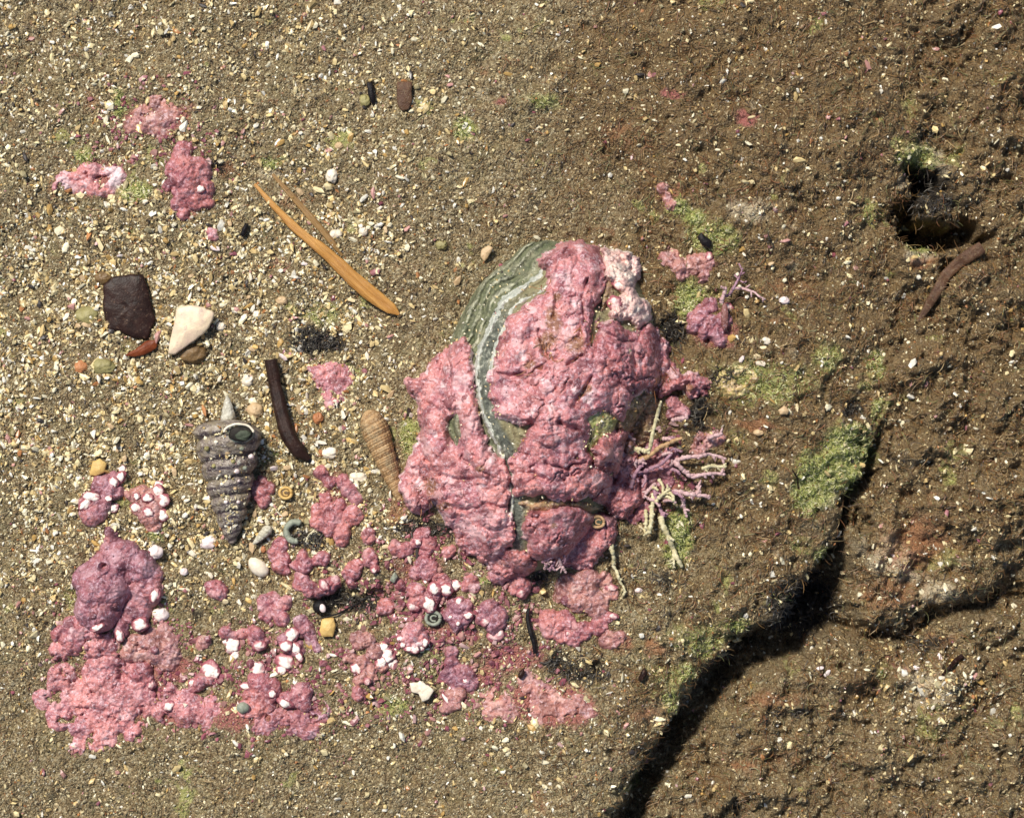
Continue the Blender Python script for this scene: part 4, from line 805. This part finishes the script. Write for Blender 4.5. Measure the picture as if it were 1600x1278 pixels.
slab('dark_chip', [(621, 130), (645, 130), (644, 160), (640, 172), (628, 176), (621, 164)], .04, 'dullred', 'dark red brown strip at the top edge, left of centre', 'seaweed', .05)
slab('dark_chip', [(573, 130), (582, 130), (588, 158), (582, 166), (576, 152)], .04, 'black', 'small black strip at the top edge beside the red brown strip', 'debris', .04)
slab('white_flake', [(640, 1066), (652, 1066), (656, 1062), (668, 1070), (678, 1078), (670, 1092), (660, 1096), (654, 1084), (642, 1080)], .05, 'chalk', 'ragged chalky white flake near the bottom centre', 'shell shard', .05)
slab('shell_shard', [(752, 392), (762, 384), (771, 388), (764, 400), (757, 410), (751, 402)], .03, 'tan', 'small tan three cornered shard above the left side of the shell', 'shell shard', .05)
slab('shell_shard', [(1214, 640), (1224, 634), (1232, 641), (1228, 648), (1217, 648)], .04, 'tan', 'pale fan shaped shard on the brown rock right of the yellow cup', 'shell shard', .05)
slab('shell_shard', [(556, 894), (0, 0)][:0] or [(611, 900), (618, 892), (622, 902), (616, 910), (609, 906)], .04, 'grey', 'grey translucent shard left of the clump below the shell', 'shell shard', .05)

def pebble(name, px, py, rx, ry, mat, label, cat='pebble', h=None, rot=0., lift=.35, group=None, amp=.24):
    SEED[0] += 1; h = h or min(rx, ry) / 100 * .75
    v, f = ellipsoid(px, py, rx, ry, h, zg1(px, py) + h * (lift - .25), rot, SEED[0], amp)
    return tag(put(name, v, f, M[mat]), label, cat, group)
pebble('pebble', 300, 552, 24, 16, 'brown', 'brown oval pebble under the white shell shard')
pebble('pebble', 127, 574, 11, 11, 'orange', 'orange pebble at the left edge')
pebble('pebble', 163, 573, 18, 12, 'olive', 'yellow green pebble beside the orange pebble')
pebble('pebble', 137, 494, 20, 14, 'olive', 'olive pebble left of the dark brown flake', lift=.1)
pebble('pebble', 160, 434, 13, 10, 'brown', 'amber pebble at the top left corner of the dark brown flake')
pebble('pebble', 399, 641, 13, 12, 'tan', 'round orange tan pebble right of the white spire')
pebble('pebble', 497, 653, 8, 9, 'orange', 'small orange pebble right of the dark stick')
pebble('pebble', 325, 847, 15, 11, 'white', 'glossy white oval pebble at the tip of the banded whelk', rot=.2)
pebble('pebble', 243, 862, 12, 11, 'white', 'round white pebble right of the big mauve mound')
pebble('pebble', 251, 960, 13, 11, 'white', 'squarish white pebble at the lower right of the big mauve mound')
pebble('pebble', 256, 982, 10, 10, 'pale', 'pinkish pebble just below the squarish white pebble')
pebble('pebble', 287, 893, 7, 6, 'white', 'small white bead right of the round white pebble')
pebble('pebble', 252, 983 - 66, 5, 5, 'pale', 'tiny pale bead on the edge of the big mauve mound')
pebble('pebble', 519, 274, 9, 12, 'chalk', 'white pebble above the orange seagrass')
pebble('pebble', 530, 229, 7, 6, 'tan', 'cream pebble near the top, left of centre')
pebble('pebble', 525, 366, 10, 7, 'chalk', 'white pebble above the bend of the orange seagrass')
pebble('pebble', 568, 362, 7, 8, 'chalk', 'cream pebble right of the orange seagrass')
pebble('pebble', 570, 158, 8, 10, 'olive', 'olive pebble beside the black strip at the top edge')
pebble('pebble', 345, 510, 8, 7, 'chalk', 'white pebble right of the white shell shard')
pebble('pebble', 387, 594, 10, 10, 'chalk', 'white lumpy pebble above the tan pebble')
pebble('pebble', 440, 470, 9, 7, 'tan', 'golden tan pebble below the seagrass')
pebble('pebble', 400, 491, 7, 6, 'chalk', 'cream pebble below and left of the golden one')
pebble('pebble', 1196, 533, 8, 6, 'chalk', 'cream pebble on the rock below the thin twig')
pebble('pebble', 1225, 470, 8, 6, 'white', 'bluish white pebble on the brown rock')
pebble('pebble', 1045, 971 - 40, 8, 5, 'white', 'white speck on the rock between twig tip and crevice', lift=.5) if False else pebble('pebble', 998, 922, 6, 4, 'white', 'white speck beside the tip of the single curved twig', lift=.5)
pebble('pebble', 1185, 676, 8, 5, 'tan', 'tan pebble on the brown rock below the fan shaped shard')
pebble('pebble', 1440, 345, 8, 5, 'grey', 'green grey pebble at the rim of the dark hole, upper right', lift=.8)
pebble('pebble', 560, 745, 14, 8, 'chalk', 'flat cream pebble left of the ribbed tan shell')
pebble('pebble', 690, 383, 9, 8, 'olive', 'small olive square pebble above the shell')
pebble('pebble', 515, 708, 14, 9, 'chalk', 'cream lumpy pebble above the tall lobed cluster')
pebble('pebble', 500, 748 - 40, 7, 6, 'orange', 'orange bead right of the tip of the dark stick')
pebble('pebble', 411, 888 - 30, 5, 6, 'orange', 'orange bead left of the narrow rose nodule')
pebble('cream_snail', 403, 886, 19, 13, 'chalk', 'smooth cream oval snail shell lying among sand grains', 'snail', rot=-.75, amp=.06, h=.12)

# shell fragments strewn over the sand: a few mesh shapes, many individuals
chips = []
for k in range(9):
    v = ICO * (1 + rng.normal(0, .16, (12, 1))) * np.array([1, rng.uniform(.45, .8), rng.uniform(.2, .4)])
    me = make_mesh('shell_fragment', v, ICOF, None, False); me.materials.append(M[['chalk', 'tan', 'chalk', 'chalk', 'white', 'tan', 'creamy', 'yellow', 'creamy'][k]]); chips.append(me)
spots = [(123, 450), (146, 462), (131, 437), (152, 475), (135, 512), (121, 512), (245, 462), (250, 440), (385, 463), (393, 430), (330, 570), (205, 562), (265, 700), (258, 640), (170, 668), (175, 685), (155, 705), (199, 713), (306, 652), (233, 655), (270, 605), (218, 598),
         (205, 590), (342, 590), (420, 668), (470, 640), (458, 632), (440, 560), (395, 548), (398, 540), (480, 620), (505, 640), (500, 690), (540, 650), (535, 672), (548, 690), (560, 705), (440, 720), (452, 735), (430, 735), (445, 705), (470, 750), (480, 768), (462, 742), (395, 800), (405, 815),
         (410, 835), (425, 820), (445, 800), (390, 850), (375, 870), (365, 905), (352, 940), (370, 942), (385, 940), (395, 915), (330, 900), (302, 870), (275, 735), (300, 760), (262, 720), (290, 780), (250, 725), (185, 700), (225, 735), (180, 620), (150, 620), (590, 330), (560, 340), (545, 300),
         (470, 300), (455, 255), (360, 350), (310, 380), (340, 390), (300, 430), (370, 400), (225, 395), (190, 400), (150, 390), (135, 360), (230, 320), (600, 360), (610, 375), (455, 380), (480, 410), (430, 440), (355, 430), (500, 440), (545, 470), (560, 500), (600, 400), (590, 420), (570, 560), (610, 560),
         (625, 470), (645, 545), (715, 440), (640, 500), (610, 620), (625, 640), (560, 620), (572, 810), (590, 815), (600, 850), (590, 800), (615, 830), (520, 1020), (535, 985), (470, 880), (640, 870), (1330, 905), (1290, 1050), (1300, 1058), (1180, 555), (1185, 565), (1210, 690), (1190, 540), (1240, 640),
         (1440, 1050), (1450, 1075), (1480, 1060), (1495, 1090), (1470, 1110), (1420, 1100), (1430, 1080), (1500, 1040), (1445, 1120), (1485, 1035), (1400, 870), (1150, 430), (1185, 420), (1200, 412), (1165, 400), (1160, 560)]
MARKS = [((200, 480), 'large dark brown flake'), ((305, 515), 'white shell shard'), ((127, 574), 'orange pebble at the left edge'), ((163, 573), 'yellow green pebble'), ((137, 494), 'olive pebble'), ((399, 641), 'round tan pebble'),
         ((360, 740), 'banded whelk'), ((440, 640), 'dark stick'), ((590, 700), 'ribbed tan shell'), ((155, 730), 'pale yellow angular chip'), ((230, 790), 'clump studded with white knobs'), ((403, 886), 'cream snail'), ((525, 780), 'tall lobed rose cluster'),
         ((519, 274), 'white pebble above the orange seagrass'), ((610, 485), 'lower end of the orange seagrass'), ((470, 370), 'bend of the orange seagrass'), ((400, 288), 'upper end of the orange seagrass'), ((290, 275), 'white tipped rose lump, upper left'),
         ((145, 282), 'pale pink patch at the left edge'), ((333, 368), 'tiny lone pink nodule'), ((383, 360), 'small black oblong chip'), ((516, 600), 'pennant shaped pink crust'), ((512, 979), 'bright yellow chip'), ((338, 921), 'single dark rose nodule'), ((243, 862), 'round white pebble'),
         ((1150, 595), 'yellow broken cup'), ((1224, 641), 'fan shaped shard'), ((1150, 450), 'thin dusky pink twig'), ((1225, 470), 'bluish white pebble'), ((1490, 1045), 'dark purple twig'), ((601, 947), 'small round rose nodule'), ((575, 836), 'tiny nodule under the lobed cluster'),
         ((325, 847), 'glossy white oval pebble'), ((387, 594), 'white lumpy pebble'), ((440, 470), 'golden tan pebble'), ((762, 396), 'tan three cornered shard'), ((1290, 1050), 'black crevice fork'), ((180, 900), 'big mauve mound'), ((497, 653), 'small orange pebble'), ((462, 770), 'coiled cream tube')]
used = set(); CN = ['white', 'tan', 'white', 'white', 'bright white', 'tan', 'cream', 'yellow', 'cream']
for px, py in spots:
    px += rng.uniform(-4, 4); py += rng.uniform(-4, 4); X_, Y_ = P(px, py); ci = int(rng.integers(9))
    ds = [math.hypot(px - m[0][0], py - m[0][1]) for m in MARKS]; lab = None
    for bi in np.argsort(ds)[:3]:
        (mx, my), nm = MARKS[bi]; an = math.degrees(math.atan2(my - py, px - mx)) % 360
        dr = ['right of', 'above and right of', 'above', 'above and left of', 'left of', 'below and left of', 'below', 'below and right of'][int((an + 22.5) // 45) % 8]
        q = '%s shell fragment %s the %s' % (CN[ci], dr, nm)
        if (bi, dr) not in used: used.add((bi, dr)); lab = q; break
    if lab is None: continue
    o = link('shell_fragment', chips[ci], None, (float(X_), float(Y_), zg1(px, py) + .03))
    s = rng.uniform(.04, .078); o.scale = (s * rng.uniform(.9, 1.4), s, s); o.rotation_euler = (rng.normal(0, .35), rng.normal(0, .35), rng.uniform(0, 6.28))
    tag(o, lab, 'shell fragment', 'pale shell fragments strewn over the seabed')

# ------------------------------------------------------------------ seagrass blades and sticks
def blade(name, pts, ws, zs, mat, label, cat, crease=.35):
    a = np.array([[float(v) for v in P(*p)] for p in pts]); L = np.r_[0, np.cumsum(np.hypot(*np.diff(a, axis=0).T))]; N = 60; tt = np.linspace(0, L[-1], N)
    c = np.stack([np.interp(tt, L, a[:, 0]), np.interp(tt, L, a[:, 1])], 1); ker = np.ones(7) / 7
    for k in (0, 1): p = np.r_[2 * c[0, k] - c[3:0:-1, k], c[:, k], 2 * c[-1, k] - c[-2:-5:-1, k]]; c[:, k] = np.convolve(p, ker, 'valid')
    wv = np.interp(tt, L, np.array(ws) / 200); zz = np.interp(tt, L, zs)
    T = np.gradient(c, axis=0); T /= np.linalg.norm(T, axis=1, keepdims=True); Nn = np.stack([-T[:, 1], T[:, 0]], 1)
    gz = zg(c[:, 0], c[:, 1]); gz = np.convolve(np.r_[[gz[0]] * 7, gz, [gz[-1]] * 7], np.ones(15) / 15, 'valid')
    prof = [(-1, -.3), (-.97, .25), (-.6, .8), (-.2, .95), (0, .75), (.2, .95), (.6, .8), (.97, .25), (1, -.3), (0, -1.2)]
    V = []
    for s, h in prof:
        e = 1 + .2 * fbm(tt, tt * 0 + s * 3, 3, 2, SEED[0])
        V.append(np.column_stack([c + Nn * (wv * s * e)[:, None], gz + zz + h * wv * crease + .006 * fbm(tt * 3, tt * 0 + s * 5, 3, 2, 9)]))
    V = np.stack(V, 1); m = len(prof); V = V.reshape(-1, 3); F = []
    for j in range(N - 1):
        for i in range(m): A_, B_ = j * m + i, j * m + (i + 1) % m; F.append((A_, A_ + m, B_ + m, B_))
    SEED[0] += 1
    return tag(put(name, V, np.array(F), M[mat]), label, cat)
blade('seagrass_blade', [(398, 288), (430, 325), (470, 365), (510, 395), (548, 432), (585, 464), (612, 482), (624, 492)], [5, 10, 14, 19, 23, 24, 18, 4], [.05, .08, .1, .12, .12, .12, .12, .1], 'blade', 'long orange brown dead seagrass blade lying on the sand, tapering at both ends', 'seagrass')
blade('seagrass_blade', [(425, 272), (455, 305), (490, 345), (520, 380), (535, 400)], [5, 9, 11, 10, 4], [.02, .045, .05, .045, .0], 'blade2', 'dull thinner seagrass blade half buried beside the orange one', 'seagrass')
blade('seaweed_strip', [(1540, 385), (1512, 402), (1482, 430), (1460, 470), (1442, 500)], [20, 20, 18, 15, 6], [.08, .14, .14, .13, .06], 'dullred', 'faded red brown weed strip on the lower rock at the right edge', 'seaweed')
blade('dark_stick', [(413, 562), (424, 562), (430, 600), (440, 645), (452, 682), (468, 705), (484, 718)][1:] , [20, 20, 22, 24, 22, 8], [.14, .14, .14, .14, .12, .08], 'stick', 'dark brown flattened stick curving down through the shell sand', 'stick', .75)
blade('black_twig', [(826, 950), (824, 965), (828, 985), (834, 1003), (836, 1021)], [4, 6, 7, 7, 5], [.1, .1, .1, .1, .08], 'black', 'thin black twig standing in sand below the shell', 'twig', .9)
blade('black_twig', [(1516, 1030), (1500, 1044), (1480, 1060)], [8, 7, 4], [.12, .12, .06], 'darkbrown', 'dark purple twig in the lower right corner', 'twig', .9)
blade('black_twig', [(502, 965), (530, 958), (555, 945), (580, 930)], [2.5, 3, 3, 2], [.08, .1, .1, .06], 'black', 'hair thin black twig across the dark hollow', 'twig', .9)
blade('brown_hair', [(1236, 733), (1246, 748), (1248, 764)], [2, 3, 2], [.08, .1, .06], 'stick', 'short curved brown hair beside the pale green ledge patch', 'twig', .9)

# ------------------------------------------------------------------ spiral shells
def spiral(name, mat, apex, base, rmax, whorls, parent=None, prof_pow=.85, beads=18, bead=.05, suture=.12, fall=.14, sed=0, flatten=1., lift=.0, ribs=0):
    A_ = np.array([*map(float, P(*apex))]); B_ = np.array([*map(float, P(*base))]); ax = B_ - A_; L = np.hypot(*ax); ax /= L; nrm = np.array([-ax[1], ax[0]])
    N, R = 190, 56; s = np.linspace(0, 1, N); th = np.linspace(0, 2 * np.pi, R, endpoint=False); SS, TT = np.meshgrid(s, th, indexing='ij')
    r = rmax / 100 * (SS ** prof_pow) * np.where(SS > 1 - fall, np.sqrt(np.clip(1 - ((SS - (1 - fall)) / fall) ** 2, 0.0, 1)), 1) + .012 * (SS < .02)
    w = whorls * (1 - (1 - SS) ** 1.35) ; ph = (w - TT / (2 * np.pi)) % 1.0
    prof = np.sin(np.pi * np.clip(ph, 0, 1)) ** .55
    r2 = r * (1 - suture + suture * 1.35 * prof) * (1 + bead * np.sin(TT * beads) * np.sin(ph * 2 * np.pi * 2.5) ** 2 + ribs * np.sin(ph * 2 * np.pi * 4)) * (1 + .025 * fbm(SS * 9, np.cos(TT) * 1.5 + SEED[0], 1.4, 3, SEED[0] % 91))
    zc = max(zg1(*base), zg1((apex[0] + base[0]) / 2, (apex[1] + base[1]) / 2))
    u = np.cos(TT) * r2; v = np.sin(TT) * r2 * flatten
    px = A_[0] + ax[0] * SS * L + nrm[0] * u; py = A_[1] + ax[1] * SS * L + nrm[1] * u
    zz = zc + lift + rmax / 100 * .45 * SS + .03 + v
    V = np.stack([px, py, zz], -1).reshape(-1, 3); I = np.arange(N * R).reshape(N, R)
    F = np.stack([I[:-1], np.roll(I, -1, 1)[:-1], np.roll(I, -1, 1)[1:], I[1:]], -1).reshape(-1, 4)
    at = np.stack([ph, np.sin(TT * beads) * .5 + .5, SS], -1).reshape(-1, 3)
    SEED[0] += 1
    return put(name, V, F, mat, parent, {'sp': at}), zc
def whelk_mat(name, base, dark, pale, band=.5):
    b = NB(name); _, ph, bd, s_ = b.attr('sp'); n = b.noise(7, 4, .7, .6); f = b.noise(30, 4, .7)
    c = b.ramp(n, [(.3, dark), (.5, base), (.72, tuple(.5 * (p + q) for p, q in zip(base, pale)))])
    e = b.math('ADD', ph, b.math('MULTIPLY', b.math('SUBTRACT', n, .5), .35))
    c = b.mix(b.ramp(e, [(.0, band), (.14, band), (.22, 0.), (.42, 0.), (.5, band), (.6, band), (.68, 0.), (.9, 0.), (.97, band)]), c, dark)
    c = b.mix(b.ramp(b.noise(13, 4, .7), [(.54, 0.), (.62, .7)]), c, dark)
    c = b.mix(b.ramp(f, [(.56, 0.), (.66, .85)]), c, pale)
    c = b.mix(b.ramp(b.noise(4, 3, .7), [(.5, 0.), (.62, .6)]), c, (.26, .21, .12))
    b.bump(b.math('ADD', n, f), .6, .04)
    return b.fin(c, .38, .5)
wm = whelk_mat('banded_whelk', (.25, .20, .165), (.045, .028, .036), (.68, .63, .52), .92)
wh = empty('banded_whelk', (*map(float, P(360, 740)), zg1(360, 740)), 'banded brown and grey spiral whelk shell lying with its tip down, open mouth at top', 'snail')
body, zc = spiral('spire', wm, (362, 850), (357, 655), 55, 6.6, wh, .60, 12, .035, .15, .12)
def disc(name, px, py, rx, ry, z0, rot, mat, parent, depth=.02, amp=.02):
    v, f = ellipsoid(px, py, rx, ry, depth, z0, rot, SEED[0], amp); SEED[0] += 1; return put(name, v, f, M[mat], parent)
def ring(name, px, py, rx, ry, z0, wd, mat, parent, frac=(0, 1), rot=0., tilt=0.):
    a = np.linspace(frac[0] * 2 * np.pi, frac[1] * 2 * np.pi, 22); cx, cy = P(px, py)
    q = np.stack([rx / 100 * np.cos(a), ry / 100 * np.sin(a)], 1); c, s = math.cos(rot), math.sin(rot)
    q = q * (1 + .09 * fbm(np.cos(a) * 1.5 + px, np.sin(a) * 1.5 + py, 1, 2, 5))[:, None]
    pts = [(float(cx + u * c - v * s), float(cy + u * s + v * c), z0 + tilt * v) for u, v in q]
    v, f = tube(pts, wd / 100, wd / 100, 3, 8, 0, .2); return put(name, v, f, M[mat], parent)
M['operc'] = plain('green_grey_operculum', (.025, .03, .02), (.10, .12, .08), .3, 8, .4, dirt=.08)
M['hollow_shade'] = plain('painted_hollow_shade', (.01, .009, .008), (.03, .025, .02), .5, 8, .3, dirt=.08)  # near-black colour on solid discs stands in for shade inside the openings
zt = zc + .80
disc('mouth_rim', 383, 676, 22, 14, zt - .08, 0, 'grey', wh, .06, .15)
disc('mouth', 383, 677, 19, 12, zt - .03, 0, 'hollow_shade', wh, .05, .1)
disc('operculum', 387, 679, 12, 8, zt - .0, .2, 'operc', wh, .035, .2)
ring('lip', 381, 675, 22, 13, zt + .02, 1.9, 'chalk', wh, (.0, .5), 0)
for k, (px, py, r) in enumerate([(357, 783, 6), (376, 783, 5), (340, 727, 6), (375, 735, 7), (372, 762, 5), (352, 755, 6), (388, 730, 6), (330, 700, 7), (398, 712, 7), (362, 706, 8), (345, 690, 6), (384, 700, 6), (370, 720, 6), (378, 750, 4), (350, 735, 5)]):
    r_at = .54 * ((850 - py) / 194) ** .60
    knob('stuck_grain', px, py, r * .62, ['chalk', 'grey', 'olive', 'white', 'tan'][k % 5] if k > 1 else 'white', wh, lambda a, b, r_at=r_at, py=py: a * 0 + zc + .03 + .243 * (850 - py) / 194 + r_at * .93, h=.05)
M['spirew'] = plain('pale_spire', (.40, .38, .30), (.74, .70, .60), .35, 6, .3)
sp, _ = spiral('white_spire', whelk_mat('pale_spire_shell', (.56, .53, .44), (.34, .32, .25), (.82, .78, .68), .3), (357, 618), (360, 665), 14, 3.5, None, .6, 8, .03, .08, .3, lift=.18)
tag(sp, 'small whitish pointed shell standing above the mouth of the banded whelk', 'snail')
zc_w = zc
tm = whelk_mat('ribbed_tan', (.44, .27, .12), (.20, .10, .035), (.64, .50, .30), .5)
tn, _ = spiral('ribbed_shell', tm, (628, 790), (576, 640), 25, 10, None, .6, 22, .09, .08, .3, ribs=.02)
tag(tn, 'long ribbed tan brown spiral shell pointing down, left of the encrusted shell', 'snail')
def ringsnail(name, px, py, r, mat, inner, label, cat, base=zg, h=.12):
    cx, cy = P(px, py); z0 = float(base(np.array([float(cx)]), np.array([float(cy)]))[0])
    e = empty(name, (float(cx), float(cy), z0), label, cat)
    v, f = ellipsoid(px, py, r * 1.05, r, h * .6, z0 + h * .3, 0, SEED[0], .08); put('body', v, f, M[mat], e)
    ring('rim', px, py, r * .85, r * .78, z0 + h * .95, r * .22, mat, e); disc('opening', px, py, r * .7, r * .62, z0 + h * .88, 0, inner, e, .02); SEED[0] += 1
    ring('whorl', px + r * .1, py, r * .38, r * .34, z0 + h * 1.02, r * .12, mat, e, (.1, .85))
    return e
ringsnail('ring_snail', 677, 965, 13, 'grey', 'hollow_shade', 'round grey ring shaped snail with dark centre, below the white knobbed clump', 'snail')
ringsnail('worm_tube', 933, 814, 11, 'ochre', 'operc', 'round worm tube opening on the lower right of the encrusted shell', 'worm tube', lambda a, b: z_under(a, b) + .3)
ringsnail('coiled_tube', 447, 770, 11, 'yellow', 'brown', 'small cream yellow coiled tube right of the rose nodule by the whelk', 'worm tube')
e = empty('black_snail', (*map(float, P(502, 947)), zg1(502, 947)), 'tiny black snail with a white crescent, left of the dark hollow', 'snail')
z0 = zg1(502, 947)
v, f = ellipsoid(500, 947, 11, 10, .09, z0 + .06, .3, 77, .08); put('body', v, f, M['black'], e)
disc('crescent', 505, 949, 5, 7, z0 + .13, .3, 'white', e, .04)
e = tag(ring('crescent_tube', 462, 830, 14, 15, zg1(462, 830) + .1, 5, 'grey', None, (.15, .8)), 'grey crescent shaped tube left of the tall lobed cluster foot', 'worm tube')
tg, _ = spiral('broken_spire', whelk_mat('chalky_spire', (.58, .54, .42), (.36, .32, .22), (.8, .76, .62), .3), (396, 850), (424, 822), 9, 4, None, .5, 8, .03, .12, .3, lift=.05)
tag(tg, 'broken chalky spiral fragment right of the tip of the banded whelk', 'shell fragment')
# yellow broken cup on the rock
M['cup'] = crust_material('ochre_crust', (.16, .12, .03), (.36, .29, .09), (.58, .48, .18), (.76, .68, .42))
cp = clump('yellowish crescent shaped broken crust on the rock right of the encrusted shell', [(1126, 598, 8), (1134, 607, 9), (1147, 612, 10), (1161, 609, 9), (1171, 600, 8), (1177, 590, 6), (1127, 587, 7), (1150, 584, 6), (1157, 577, 7), (1168, 576, 5), (1172, 582, 5), (1140, 598, 9)], 'cup', .45, cat='yellow crust')
cp.name = 'yellow_crust'; cp['group'] = ''; del cp['group']

# crumbs of coralline scattered between the clumps
def crumbs(a, b):
    px = a * 100 + 800; py = 639 - b * 100
    d = np.exp(-(((px - 690) / 130) ** 2 + ((py - 960) / 110) ** 2)) + .6 * np.exp(-(((px - 400) / 170) ** 2 + ((py - 1060) / 60) ** 2)) + .5 * np.exp(-(((px - 200) / 90) ** 2 + ((py - 1020) / 60) ** 2)) + .7 * np.exp(-(((px - 1030) / 50) ** 2 + ((py - 740) / 60) ** 2)) + .4 * np.exp(-(((px - 240) / 90) ** 2 + ((py - 200) / 50) ** 2)) + .003
    return d * sst(-.25, .3, fbm(a, b, 3, 3, 161))
n = 4600; gx, gy = sample(n, crumbs, 1.3); CR = np.array([(.30, .09, .115), (.38, .16, .17), (.42, .22, .19), (.22, .07, .09), (.55, .36, .34)])
scatter('coralline_crumbs', gx, gy, np.clip(rng.lognormal(-3.5, .45, n), .012, .07), CR[rng.choice(5, n, p=[.3, .28, .17, .15, .1])] * rng.uniform(.75, 1.1, (n, 1)), ICO, ICOF, M['grain'], .15)
# sand caught on the whelk
n = 260; tt = rng.uniform(.1, .97, n); sx = rng.normal(0, .35, n).clip(-.9, .9); rad = .54 * tt ** .6
gx = P(361, 0)[0] + sx * rad; gy = np.array([float(P(0, 850 - 194 * t_)[1]) for t_ in tt]); zq = zc_w + .03 + .243 * tt + rad * np.sqrt(1 - sx ** 2) * .97
scatter('sand_on_whelk', gx, gy, rng.uniform(.012, .036, n), PAL[rng.choice(len(PAL), n, p=PALP)] * rng.uniform(.45, 1, (n, 1)), ICO, ICOF, M['grain'], .3, zf=lambda a, b: zq)
# rusty filaments tangled on the shell
cen = [(862, 500), (892, 540), (850, 540), (870, 470), (905, 610), (660, 770), (835, 575), (1030, 590)]
n = 200; k = rng.integers(0, len(cen), n); gx = np.array([P(*cen[i])[0] for i in k]) + rng.normal(0, .12, n); gy = np.array([P(*cen[i])[1] for i in k]) + rng.normal(0, .15, n)
RC = np.array([(.16, .045, .015), (.30, .12, .04), (.08, .03, .015)])
ribbons('rusty_filaments', gx, gy, rng.uniform(.1, .32, n), rng.uniform(.004, .009, n), RC[rng.choice(3, n)], zg=lambda a, b: z_under(a, b) + .21)
# specks caught on the crusted shell
n = 900; th = rng.uniform(0, 6.28, n); rr = np.sqrt(rng.uniform(0, .9, n)); gx = SC[0] + np.cos(th) * rr * 1.9; gy = SC[1] + np.sin(th) * rr * 2.4
col = PAL[rng.choice(len(PAL), n, p=PALP)]
scatter('specks_on_shell', gx, gy, rng.uniform(.008, .024, n), col, OCT, OCTF, M['grain'], .5, zf=lambda a, b: z_under(a, b) + .19)
